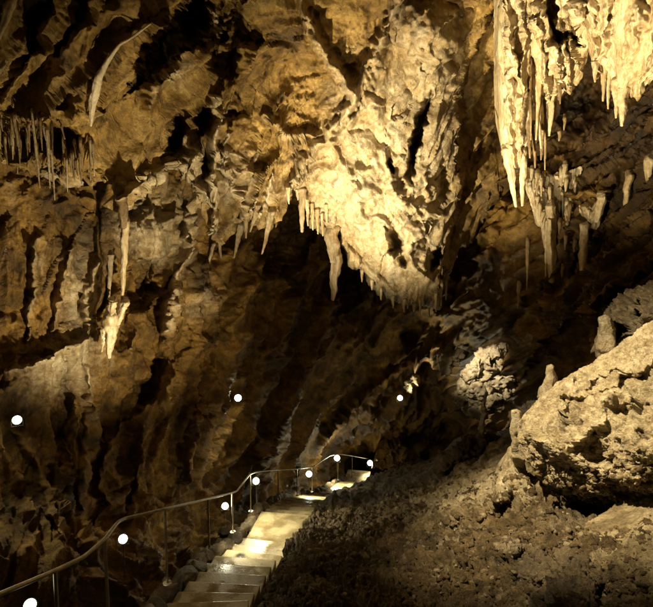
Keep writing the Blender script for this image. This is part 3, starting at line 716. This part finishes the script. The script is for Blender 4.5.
# drip points under the slab
stal(604,66,603,101,8.35,3,1.1,'left of the two thin drip spikes hanging in the notch of the broad slab', cal=.5)
stal(608,70,608,109,8.35,2.6,.9,'right of the two thin drip spikes hanging in the notch of the broad slab', cal=.5)
stal(616,80,616,118,8.3,4,1.2,'short drip spike beside the lowest point of the broad slab', cal=.4)
stal(623,90,622,126,8.25,6,2,'thick lowest drip tip of the broad slab at upper right', cal=.4)
stal(595,62,595,82,8.35,3,.9,'short drip tip at the left corner of the broad slab', cal=.4)
# cluster of broken white stalactites in front of the dark wall
blob('flowstone_stump', [(528,184),(534,182),(541,186),(550,190)], [(528,186),(533,208),(538,226),(545,227),(548,212),(550,194)], surf(540,205)-.1, .14, .12, M_FLOW, 'blunt wide white stalactite at left of the central cluster', 'stalactite', step=.5, back=(.1, .5, .1), flow=True, cal0=.9, jag=.8)
WD = surf(560,200)
stal(543,215,545,248,WD-.25,3.5,1.5,'narrow pale column directly below the blunt white stalactite', cal=.6)
stal(551,206,552,282,WD-.25,4.5,3.4,'long thick tan stalactite ending lowest in the central cluster', cal=.25, mid=4.6)
stal(547,220,546,276,WD-.22,2.4,1.2,'thin tan stalactite grown along the left side of the long thick one', cal=.25)
blob('flowstone_stump', [(579,206),(585,203),(592,207),(598,199),(606,197)], [(579,208),(582,227),(588,229),(598,230),(602,218),(606,200)], surf(592,212)-.1, .14, .12, M_FLOW, 'wide blunt cream stump hanging from the dark wall right of the central cluster', 'stalactite', step=.5, back=(.1, .5, .1), flow=True, cal0=.6, jag=.8)
stal(601,198,597,222,surf(600,205)-.3,5,3,'slanting cream horn on the right side of the wide blunt stump', cal=.6)
stal(585,226,583,278,surf(585,235)-.25,4,2.8,'tan stalactite hanging straight below the wide blunt stump', cal=.3, mid=3.8)
stal(629,176,625,213,surf(628,190)-.2,4,1.6,'short tan stalactite hanging alone under the dark right wall', cal=.35)
stal(649,160,648,184,surf(648,165)-.2,4.5,2,'pale stalactite at the right edge of the picture', cal=.4)
for i in range(34):
    x0 = random.uniform(531, 576); y0 = random.uniform(168, 222); l = random.uniform(8, 24)
    if x0 > 562: y0 -= 10
    stal(x0, y0, x0 + random.uniform(-2, 1), y0 + l, surf(x0, y0) - .12, random.uniform(1.4, 2.8), .7, 'tiny pale stalactite in the bristly cluster on the dark wall', 'tiny stalactites of the central cluster', cal=.7 if i % 3 else .2, nseg=9, nrow=10)
for i, (x0, y0, l) in enumerate([(560,222,12),(566,236,14),(570,205,16),(575,240,12),(563,268,10),(556,100,20),(565,118,12),(560,132,9),(528,240,50),(519,285,24)]):
    stal(x0, y0, x0 - 1, y0 + l, min(surf(x0, y0 + l / 2) - .08, 13.5), 2.2, .8, 'slim brown stalactite hanging against the dark right wall', 'slim stalactites on the dark right wall', M_FLOWD, cal=.15, nseg=10, nrow=14)

# centre: pillar below the boss and the teeth at its lower left edge
stal(332,228,334,262,15.1,7,5,'upper thick part of the grey dripstone pillar under the bright overhang', mat=M_FLOWD, cal=.35, mid=6)
stal(336,255,333,300,15.2,5.5,2.5,'lower tapering end of the grey dripstone pillar under the bright overhang', mat=M_FLOWD, cal=.3, mid=5)
stal(302,190,302,232,14.4,4,2,'long pale dripstone hanging right of the small black hole', mat=M_FLOWD, cal=.5)
for i, (x0, y0, l, r) in enumerate([(307,200,26,2.6),(312,204,26,2.4),(317,210,24,2.4),(322,214,22,2),(326,205,20,2),(297,190,10,2),(288,188,16,2.5)]):
    stal(x0, y0, x0 + 1, y0 + l, surf(x0, y0) - .05, r, .8, 'pale stalactite in the row along the lower left edge of the bright overhang', 'stalactites along the edge of the bright overhang', cal=.5, nseg=12)
for i, (x0, y0, l, r) in enumerate([(362,270,12,2),(372,280,10,2),(381,288,12,1.6),(393,296,12,2),(404,300,12,2.2),(414,304,8,2),(420,300,16,1.6),(429,298,18,1.6),(436,294,18,1.8),(441,284,22,2),(446,276,24,2)]):
    stal(x0, y0, x0, y0 + l, surf(x0, y0) - .08, r, .7, 'small pale stalactite hanging from the lowest rim of the bright overhang', 'stalactites on the lowest rim of the bright overhang', cal=.5, nseg=10, nrow=14)
# lit dripstones left of centre
for i, (x0, y0, x1, y1, r, lb) in enumerate([
  (246,205,246,238,3.5,'straight dripstone with a bright left edge under the middle of the ceiling band'),
  (241,225,234,258,3.5,'slanting dripstone curtain beside the dark cleft left of the centre'),
  (272,212,262,254,4,'slanting dripstone nearest the big black alcove'),
  (258,206,250,232,3,'short dripstone between the straight and the slanting ones'),
  (219,240,221,258,2.2,'short white drip at the bottom of the bright angular crust'),
  (214,244,207,268,2,'thin crooked drip trailing down left from the bright angular crust')]):
    stal(x0, y0, x1, y1, surf(x0, y0) - .1, r, 1, lb, mat=M_FLOWD, cal=.45)
# left: the long spindle column and its stalagmite
stal(120,184,124,228,(9.9,10.2),6,4,'brown funnel shaped dripstone from which the long pale spindle hangs', mat=M_FLOWD, cal=.1, mid=5)
stal(126,222,122,306,10.2,3.6,1.2,'long pale spindle stalactite hanging above the knobbly stalagmite on the left', cal=.7, mid=3)
stal(111,255,109,298,10.4,3,1.2,'short knobbly stalactite left of the long pale spindle', mat=M_FLOWD, cal=.4)
stal(112,316,109,358,10.0,6.5,2.5,'knobbly pale dripstone body hanging under the long spindle', cal=.8, mid=5.5, lump=.3)
stal(105,322,102,352,10.0,3.2,1.4,'thin pale prong to the left of the knobbly dripstone body under the spindle', cal=.7, lump=.3)
stal(112,302,113,320,10.0,3.5,2.5,'small pale knob on top of the knobbly dripstone body', cal=.6, lump=.4)
stal(125,303,118,325,10.05,4,2,'pale lumpy horn leaning on the right side of the knobbly dripstone body', cal=.6, lump=.4)
# upper left: bright blade curtain
def zb(x, y):
    a = ZB[int(y + 80 - 6):int(y + 81 + 6), int(x + 80 - 6):int(x + 81 + 6)]; a = a[a < 1e8]
    return float(np.percentile(a, 12))
drip('drapery', [(150,24,zb(150,24)-.1),(134,36,zb(134,36)-.1),(119,45,zb(119,45)-.12),(108,60,zb(108,60)-.15),(99,78,zb(99,78)-.15),(93,100,zb(93,100)-.15),(91,126,zb(93,110)-.1)],
     [.025,.028,.032,.045,.062,.06,.015], M_FLOW, 'narrow bright blade of drapery curving down beside the black hollow at upper left', 'drapery', cal=1.2, nrow=60)
drip('drapery', [(16,-6,zb(16,0)-.1),(8,10,zb(8,10)-.1),(2,28,zb(2,28)-.1),(-4,45,zb(0,40)-.1)], [.05,.05,.04,.02], M_FLOW, 'bright drapery edge in the top left corner', 'drapery', cal=.7, nrow=30)
drip('drapery', [(6,60,zb(6,60)-.1),(0,70,zb(0,70)-.1),(-4,82,zb(0,80)-.1)], [.03,.035,.01], M_FLOW, 'small bright drapery edge at the left edge below the corner one', 'drapery', cal=.7, nrow=20)
# fringe of thin stalactites at left
for i, (x0, y0, x1, y1, r, lb) in enumerate([
  (32,112,40,188,1.8,'longest thin stalactite of the left fringe'),
  (47,130,50,188,1.8,'second longest thin stalactite of the left fringe, right of the longest'),
  (51,150,55,200,1.2,'hair thin stalactite right of the two longest in the left fringe')]):
    stal(x0, y0, x1, y1, min(zb(x0, y0), 9.2) - .25, r, .7, lb, mat=M_FLOWD, cal=.4, nseg=10)
for i in range(46):
    x0 = random.uniform(-2, 96); y0 = 118 + .1 * x0 + random.uniform(-6, 22) + (16 if x0 > 62 else 0); l = random.uniform(12, 34)
    stal(x0, y0, x0 + random.uniform(0, 4), y0 + l, zb(x0, y0) - .12, random.uniform(1.0, 2.0), .5, 'thin brown stalactite in the fringe hanging at the left', 'thin stalactites of the left fringe', M_FLOWD, cal=random.uniform(.05, .4), nseg=9, nrow=12)
# stalagmites at right
stal(519,456,517,411,(9.5,9.2),8,5,'stubby rounded stalagmite leaning on the left end of the huge boulder', name='stalagmite', cat='stalagmite', mat=M_PALE, cal=.5, mid=6, lump=.25, nrow=40)
stal(517,424,516,413,9.1,5.5,4.5,None, name='stalagmite', mat=M_PALE, cal=.5) if False else None
drip('stalagmite', [(482,438,16),(481,425,16),(484,415,16),(483,405,16),(487,392,16)], [.10,.07,.07,.06,.03], M_PALE, 'thin crooked stalagmite standing on the dark earthy hump in the distance', 'stalagmite', cal=.4, nrow=40, lump=.4)
stal(547,398,551,366,9.7,10,5,'tall knobbly stalagmite on the crest behind the huge boulder', name='stalagmite', cat='stalagmite', mat=M_RUB, cal=.4, mid=4, lump=.4)
stal(574,398,573,378,8.9,9,6,'round headed stump on the top edge of the huge boulder', name='stalagmite', cat='stalagmite', mat=M_PALE, cal=.4, mid=5, lump=.3)
stal(608,352,606,318,9.6,9,7,'thick knobbly rock pillar between the huge boulder and the wall behind', name='rock_pillar', cat='rock', mat=M_RUB, cal=.35, mid=7, lump=.35)

# ------------------------------------------------------------------ staircase
dY = np.array([4.4,5,7,8.5,11,12.2,14.6,18,21,24,28,31,36]); 
yL = np.array([800,735,650,607,560,547,512,501,497,491,481,478,474])
xL = np.array([60,92,142,167,214,236,265,283,305,328,341,350,366])
zL = P(xL, yL, dY)
def path(d):
    """left edge of the stair at forward distance d"""
    return np.array([np.interp(d, dY, zL[:, k]) for k in range(3)])
WID = 1.35
stairs = empty('staircase', path(8.5)); tag(stairs, 'wet concrete staircase leading down between the railing and the earth slope', 'staircase')
def box_pts(name, c8, mat, parent, bev=.012):
    bm = bmesh.new(); vs = [bm.verts.new(Vector(c) - parent.location) for c in c8]
    for f in ((0,3,2,1),(4,5,6,7),(0,1,5,4),(1,2,6,5),(2,3,7,6),(3,0,4,7)): bm.faces.new([vs[i] for i in f])
    bmesh.ops.recalc_face_normals(bm, faces=bm.faces)
    bmesh.ops.bevel(bm, geom=bm.edges[:], offset=bev, segments=2, affect='EDGES', profile=.6)
    me = bpy.data.meshes.new(name); bm.to_mesh(me); bm.free(); me.materials.append(mat)
    o = bpy.data.objects.new(name, me); COL.objects.link(o); o.parent = parent
    return o
def right(d):
    t = path(d + .6) - path(d - .6); t[2] = 0; t /= np.linalg.norm(t)
    return np.array([t[1], -t[0], 0])
edges = []
d = 4.8
while d < 34:
    if 12.25 < d < 13.9: nd = d + 1.65
    elif 26.9 < d < 30: nd = d + 3.0
    else: nd = d + .52
    edges.append((d, nd)); d = nd
for a, b in edges:
    A, B = path(a), path(b); r = right((a + b) / 2)
    z = (A[2] + B[2]) / 2; dp = max(.2, A[2] - B[2] + .12)
    A = A.copy(); B = B.copy(); A[1] -= .02; B[1] += .03
    lo = [np.array([*q[:2], z - dp]) for q in (A, A + r * WID, B + r * WID, B)]
    hi = [np.array([*q[:2], z + random.uniform(-.006, .006)]) for q in (A, A + r * WID, B + r * WID, B)]
    box_pts('step', lo + hi, M_CONC, stairs, .018)
# rough kerb stones on the left edge of the stairs
kerb = empty('kerb', path(8) - np.array([.3, 0, 0])); tag(kerb, 'rough stone kerb running down the left side of the stairs', 'kerb')
def ico_np(sub):
    bm = bmesh.new(); bmesh.ops.create_icosphere(bm, subdivisions=sub, radius=1)
    v = np.array([q.co[:] for q in bm.verts]); f = np.array([[q.index for q in t.verts] for t in bm.faces]); bm.free(); return v, f
ICO = {k: ico_np(k) for k in (2, 3, 4)}
def stone(name, loc, size, mat, parent=None, sub=3, rot=None, seed=None, flat=.35, cal=0., rough=0.):
    v, f = ICO[sub]; seed = random.random() * 90 if seed is None else seed
    # faceted: clip the ball by a few random planes
    rs = np.random.RandomState(int(seed * 1000) % 99991)
    v = v.copy()
    for k in range(9):
        n = rs.normal(size=3); n /= np.linalg.norm(n); h = rs.uniform(.55, .85)
        t = v @ n; v = v - np.clip(t - h, 0, None)[:, None] * n
    v = v * (1 + .12 * fbm(v * 2.2 + seed, 4, .6) + rough * (facet(v * 2.0 + seed) + .6 * facet(v * 4.3 + seed) + .35 * (ridged(v * 1.5 + seed, 3) - .7)))[:, None] * np.array(size)
    a = random.uniform(0, 6.28) if rot is None else rot
    c, s = math.cos(a), math.sin(a); v = v @ np.array([[c, -s, 0], [s, c, 0], [0, 0, 1]]).T
    o = mesh_np(name, v, f, mat, True, np.full(len(v), cal))
    o.location = Vector(loc) - (parent.location if parent else Vector((0, 0, 0)))
    if parent: o.parent = parent
    return o
oc = empty('rock_outcrop', V(482, 400, 18)); tag(oc, 'pale crumbly rock outcrop lit up in the middle distance under the dark striated wall', 'rock')
for (x, y, rx, rz, c) in [(503,344,4,11,.7),(500,360,6,9,.6),(492,352,7,8,.5),(484,358,7,9,.7),(490,368,8,7,.4),(476,368,7,8,.6),(481,378,9,7,.5),(470,376,7,9,.5),(463,388,8,9,.3),(474,390,9,9,.4),(486,388,8,8,.6),
        (496,382,9,7,.8),(505,376,6,6,.6),(500,392,8,8,.4),(488,400,9,8,.3),(470,402,9,8,.1),(478,412,10,9,.0),(496,406,9,9,.1),(460,398,6,7,.2),(508,388,5,6,.6)]:
    dd = 17.4 + .004 * (x - 480) - abs(x - 482) * -.012 + random.uniform(-.15, .15)
    stone('rock_lump', V(x, y, dd), (rx * 1.25 * dd / F, .38, rz * 1.2 * dd / F), M_PALE, oc, 4, rot=random.uniform(-.5, .5), cal=c * .8, rough=.28)
d = 5.0
while d < 33:
    s = random.uniform(.4, .8); r = right(d); p = path(d) - r * random.uniform(.12, .17)
    stone('kerb_stone', p + np.array([0, 0, .02]), (.19 * random.uniform(.85, 1.2), s * .66, .2 * random.uniform(.8, 1.25)), M_EARTH if random.random() < .4 else M_RUB, kerb, 4 if d < 12 else 3, rot=math.atan2(-r[1], r[0]) * -1 + random.uniform(-.12, .12), cal=.0)
    d += s * .8
# ground beneath the stair and railing
sv = np.linspace(3, 37, 300); tv = np.linspace(-5.5, 4.5, 120)
base = np.array([path(min(max(s, 4.4), 36)) + np.array([0, s - min(max(s, 4.4), 36), 0]) for s in sv])
gp = base[:, None] + np.stack([tv[None] + 0 * sv[:, None], 0 * tv[None] + 0 * sv[:, None], 0 * tv[None] + 0 * sv[:, None]], -1)
gp[..., 2] += -.42 + .12 * np.clip(-tv - 1.0, 0, 4)[None] ** 1.3
gp[..., 2] += np.where((tv < -.4) | (tv > 1.6), 1, .2)[None] * (.10 * fbm(gp * 1.5, 5, .55) + .10 * np.clip(.7 - worley(gp * 3.0)[0], 0, 1))
gr = mesh_np('cave_floor', gp, grid_quads(300, 120), M_EARTH, True, np.zeros(300 * 120)); tag(gr, kind='structure')

# rubble heap between railing and wall
n = 0
for k in range(240):
    d = random.uniform(5.2, 17); lat = random.uniform(-3.6, -.75)
    if d < 7: lat = random.uniform(-1.6, -.6)
    p = path(d); z = p[2] - .42 + .12 * max(0, -lat - 1) ** 1.3
    big = random.random() ** 1.8
    s = .12 + .26 * big
    q = p + np.array([lat, 0, 0]); q[2] = z + s * .4
    o = stone('rubble_stone', q, (s * random.uniform(.8, 1.2), s, s * random.uniform(.6, .9)), M_RUB, None, 3 if s > .2 else 2, cal=random.choice([0, 0, .1, .2]))
    tag(o, 'loose rubble stone in the heap between the railing and the cave wall', 'stone', 'rubble stones behind the railing')

# ------------------------------------------------------------------ handrail
posts = [(30,4.3,572,3.5),(105,5.4,545,0),(165,6.9,510,0),(208,9.6,500,0),(232,11.5,493,0),(250,13.0,475,0),(278,16.5,469,0),(297,18.6,468,0),(312,20.5,466,0),(335,26.5,455,0),(352,28.8,457,0),(374,31.0,461,0)]
rail = empty('handrail', P(105, 640, 5.4)); tag(rail, 'grey metal tube handrail on upright posts along the left side of the stairs', 'handrail')
def tube(name, pts, r, mat, parent, seg=12):
    pts = [Vector([float(c) for c in p]) for p in pts]
    verts = []; faces = []
    for i, p in enumerate(pts):
        t = (pts[min(i + 1, len(pts) - 1)] - pts[max(i - 1, 0)]).normalized()
        a = t.orthogonal().normalized() if abs(t.z) > .95 else t.cross(Vector((0, 0, 1))).normalized()
        b = t.cross(a).normalized()
        for k in range(seg):
            an = 2 * math.pi * k / seg
            verts.append(p + (a * math.cos(an) + b * math.sin(an)) * r - (parent.location if parent else Vector()))
    for i in range(len(pts) - 1):
        for k in range(seg):
            faces.append((i * seg + k, i * seg + (k + 1) % seg, (i + 1) * seg + (k + 1) % seg, (i + 1) * seg + k))
    faces.append(tuple(range(seg))); faces.append(tuple(range((len(pts) - 1) * seg, len(pts) * seg)))
    me = bpy.data.meshes.new(name); me.from_pydata(verts, [], faces); me.polygons.foreach_set('use_smooth', [len(f) == 4 for f in faces]); me.materials.append(mat)
    me.update()
    o = bpy.data.objects.new(name, me); COL.objects.link(o)
    if parent: o.parent = parent
    return o
RAILPX = [(-60,620,3.4),(0,594,3.9),(55,571,4.45),(84,557,4.85),(105,539,5.3),(118,522,5.8),(126,518,6.1),(165,509,7.0),(208,499,9.4),(232,493,11.3),(237,491,11.7),(250,474,13.0),(256,472,13.5),(278,470,16.3),(297,469,18.4),(312,467,20.3),(316,465,21),(330,456,25.5),(338,454,26.5),(352,456,28.6),(374,460,31),(392,463,33)]
def smooth(pts, it=2):
    q = [pts[0]]
    for a, p, b in zip(pts[:-2], pts[1:-1], pts[2:]):
        la, lb = np.linalg.norm(a - p), np.linalg.norm(b - p); c = min(.07, la * .4, lb * .4)
        u = p + (a - p) / la * c; v = p + (b - p) / lb * c
        q += [u, (u + 2 * p + v) / 4, v]
    return q + [pts[-1]]
rp = smooth([P(*q) for q in RAILPX], 2)
tube('rail', rp, .019, M_STEEL, rail)
rpa = np.array(rp)
for (x, yt, yb) in ((55,571,760),(105,539,652),(165,509,586),(208,499,549),(232,493,531),(250,474,512),(278,470,498),(297,469,496),(312,467,492),(337,454,480),(352,456,478),(374,460,473)):
    i = [k for k, q in enumerate(RAILPX) if abs(q[0] - x) < 2.5][0]; dd = RAILPX[i][2]
    t = P(x, yt, dd); j = np.argmin(np.linalg.norm(rpa - t, axis=1)); t = rpa[j] - np.array([0, 0, .01])
    # foot straight below
    hgt = (yb - yt) / F * dd * 1.02
    tube('post', [t, t - np.array([0, 0, max(hgt, .9)])], .018, M_STEEL, rail, 10)
    fl = t - np.array([0, 0, max(hgt, .9)])
    tube('post_foot', [fl, fl + np.array([0, 0, .012])], .06, M_STEEL, rail, 12)

# ------------------------------------------------------------------ lamps
def lathe_obj(name, prof, mat, parent, rotm, seg=28):
    verts = []; faces = []
    for r, z in prof:
        for k in range(seg):
            a = 2 * math.pi * k / seg; verts.append(rotm @ Vector((r * math.cos(a), r * math.sin(a), z)))
    for i in range(len(prof) - 1):
        for k in range(seg): faces.append((i * seg + k, i * seg + (k + 1) % seg, (i + 1) * seg + (k + 1) % seg, (i + 1) * seg + k))
    faces.append(tuple(range(seg))[::-1]); faces.append(tuple(range((len(prof) - 1) * seg, len(prof) * seg)))
    me = bpy.data.meshes.new(name); me.from_pydata(verts, [], faces); me.materials.append(mat); me.polygons.foreach_set('use_smooth', [len(f) == 4 for f in faces]); me.update()
    o = bpy.data.objects.new(name, me); COL.objects.link(o); o.parent = parent
    return o
LAMPCOL = (1.0, 0.92, 0.62)
def lamp(px, py, d, rpx, label, power, aim=(0, 0, 0), light_off=None, stake=None, cone=130):
    d = min(d, surf(px, py, 8) - (.6 if d > 15 else .3)); r = rpx * .8 * d / F
    t = empty('cave_lamp', V(px, py, d)); tag(t, label, 'lamp', 'round lamps lighting the cave path')
    fwd = (Vector(aim) - t.location).normalized()
    rot = fwd.to_track_quat('Z', 'Y').to_matrix()
    lathe_obj('housing', [(r * .45, -r * 1.3), (r * .75, -r * 1.2), (r * 1.12, -r * .15), (r * 1.16, .0), (r * 1.16, r * .12), (r * 1.03, r * .12), (r * 1.0, r * .02)], M_BLACK, t, rot)
    lathe_obj('lens', [(r * .99, r * .03), (r * .9, r * .12), (r * .6, r * .22), (r * .2, r * .27), (r * .01, r * .28)], M_LENS, t, rot)
    # yoke bracket
    sd = rot @ Vector((1, 0, 0)); dn = Vector((0, 0, -1))
    tube('bracket', [sd * r * 1.22, sd * r * 1.22 + dn * r * 1.5, -sd * r * 1.22 + dn * r * 1.5, -sd * r * 1.22], r * .07, M_BLACK, None, 6).parent = t
    if stake: tube('stake', [dn * r * 1.5, dn * (r * 1.5 + stake)], r * .12, M_BLACK, None, 8).parent = t
    l = bpy.data.lights.new('lamp_light', 'SPOT'); l.energy = power * 3.0; l.spot_size = math.radians(cone); l.spot_blend = .8; l.color = LAMPCOL; l.shadow_soft_size = r * .8
    o = bpy.data.objects.new('lamp_light', l); COL.objects.link(o); o.parent = t
    o.location = fwd * r * 1.9
    o2 = bpy.data.objects.new('lamp_spill', bpy.data.lights.new('lamp_spill', 'POINT')); COL.objects.link(o2); o2.parent = t; o2.location = fwd * r * 2.0
    o2.data.energy = power * .2; o2.data.color = LAMPCOL; o2.data.shadow_soft_size = r
    o.rotation_euler = (Vector(light_off) if light_off else fwd).to_track_quat('-Z', 'Y').to_euler()
    return t
DN = (.4, -.5, -.75)
lamp(17,420,8.5,5.2,'large white lamp on the cave wall at the left edge', 25, (.5,-1,-1), (.6,-.5,-.6))
lamp(238,398,16.5,4.2,'white lamp fixed high on the dark wall above the stairs', 22, (0,0,0), (.2,-.7,-.7))
lamp(400,398,22.5,3.2,'small white lamp far away in the dark passage right of centre', 160, (0,0,0), (.8,-.2,.4))
lamp(123,539,6.9,5.2,'greenish white lamp below the bend of the handrail above the rubble', 14, (0,0,0), (.3,-.3,-.9), .5)
lamp(30,605,4.9,7,'lamp at the very bottom left corner behind the first handrail post', 6, (0,0,0), (.3,-.3,-.9), .5)
lamp(225,506,11.6,3.9,'lamp just left of the fifth handrail post beside the steps', 75, (0,0,0), (.75,.1,-.65), .4)
lamp(256,481,13.6,3.9,'lamp at the top of the post where the rail rises beside the broad landing', 95, (0,0,0), (.55,-.2,-.8), .5)
lamp(309,474,20.2,3.6,'lamp beside the last post before the second rise of the rail', 110, (0,0,0), (.4,-.4,-.8), .5)
lamp(337,458,26.0,3.4,'lamp at the top of the second rise of the rail', 260, (0,0,0), (.3,-.3,-.9), .5)
lamp(370,463,30.0,3.2,'farthest lamp of the path, at the end of the visible rail', 120, (0,0,0), (.3,-.6,-.5), .5)

# ------------------------------------------------------------------ stones lying on the earth slope
for k in range(150):
    if k < 60: x, y = random.uniform(555, 650), random.uniform(503, 545)
    elif k < 105: x, y = random.uniform(430, 600), random.uniform(470, 560)
    else: x, y = random.uniform(270, 640), random.uniform(500, 606)
    if y < np.interp(x, cE[:, 0], cE[:, 1]) + 8: continue
    dd = surf(x, y, 1); s = random.uniform(1.0, 3.0) * dd / F
    o = stone('loose_stone', P(x, y, dd - s * .2), (s, s * .9, s * .7), M_PALE if k < 60 or k % 3 == 0 else M_RUB, None, 2, cal=.3 if k < 60 else 0)
    tag(o, 'small loose stone lying on the earth slope at the right', 'stone', 'loose stones on the earth slope')

# crumbled earth: far too many clods to count, one mesh
vs = []; fs = []; n0 = 0
v2, f2_ = ICO[2] if False else ico_np(1)
for k in range(7000):
    x, y = random.uniform(262, 652), random.uniform(468, 606)
    ed_ = np.interp(x, cE[:, 0], cE[:, 1])
    if y < ed_ + 2: continue
    dd = surf(x, y, 1)
    if dd > 16: continue
    s_ = (random.uniform(.5, 1.3) + 3.0 * random.random() ** 4) * min(dd, 9) / F * 1.1
    q = v2 * (1 + .9 * (np.random.rand(len(v2), 1) - .5)) * s_ * np.array([1, 1, .8]) * (1 + .9 * (np.random.rand(3) - .5))
    a = random.random() * 6.28; c_, s2 = math.cos(a), math.sin(a); q = q @ np.array([[c_, -s2, 0], [s2, c_, 0], [0, 0, 1]])
    vs.append(q + P(x, y, dd - s_ * .1)); fs.append(f2_ + n0); n0 += len(v2)
vv_ = np.concatenate(vs); o = mesh_np('earth_clods', vv_, np.concatenate(fs), M_EARTH, False, np.clip(np.repeat(np.random.rand(len(vs)) * .5 - .2, len(v2)), 0, 1)); tag(o, 'crumbly brown earth and grit covering the slope', kind='stuff')

# labels for the short rows: which one of the row
ORD = ['leftmost', 'second from the left', 'third from the left', 'fourth from the left', 'fifth from the left', 'sixth from the left', 'seventh from the left', 'eighth from the left',
       'ninth from the left', 'tenth from the left', 'eleventh from the left', 'twelfth from the left', 'thirteenth from the left', 'fourteenth from the left', 'fifteenth from the left']
for gname, txt in (('stalactites on the lowest rim of the bright overhang', 'pale drips on the lowest overhang rim'),
                   ('stalactites along the edge of the bright overhang', 'pale stalactites along the lower left overhang edge'),
                   ('small stalactites beside the tall curtain', 'small brown stalactites beside the tall curtain'),
                   ('slim stalactites on the dark right wall', 'slim brown stalactites against the dark wall')):
    row = sorted([o for o in COL.objects if o.get('group') == gname], key=lambda o: proj(np.array(o.location[:]))[0])
    for o, w in zip(row, ORD): o['label'] = w + ' of the ' + txt
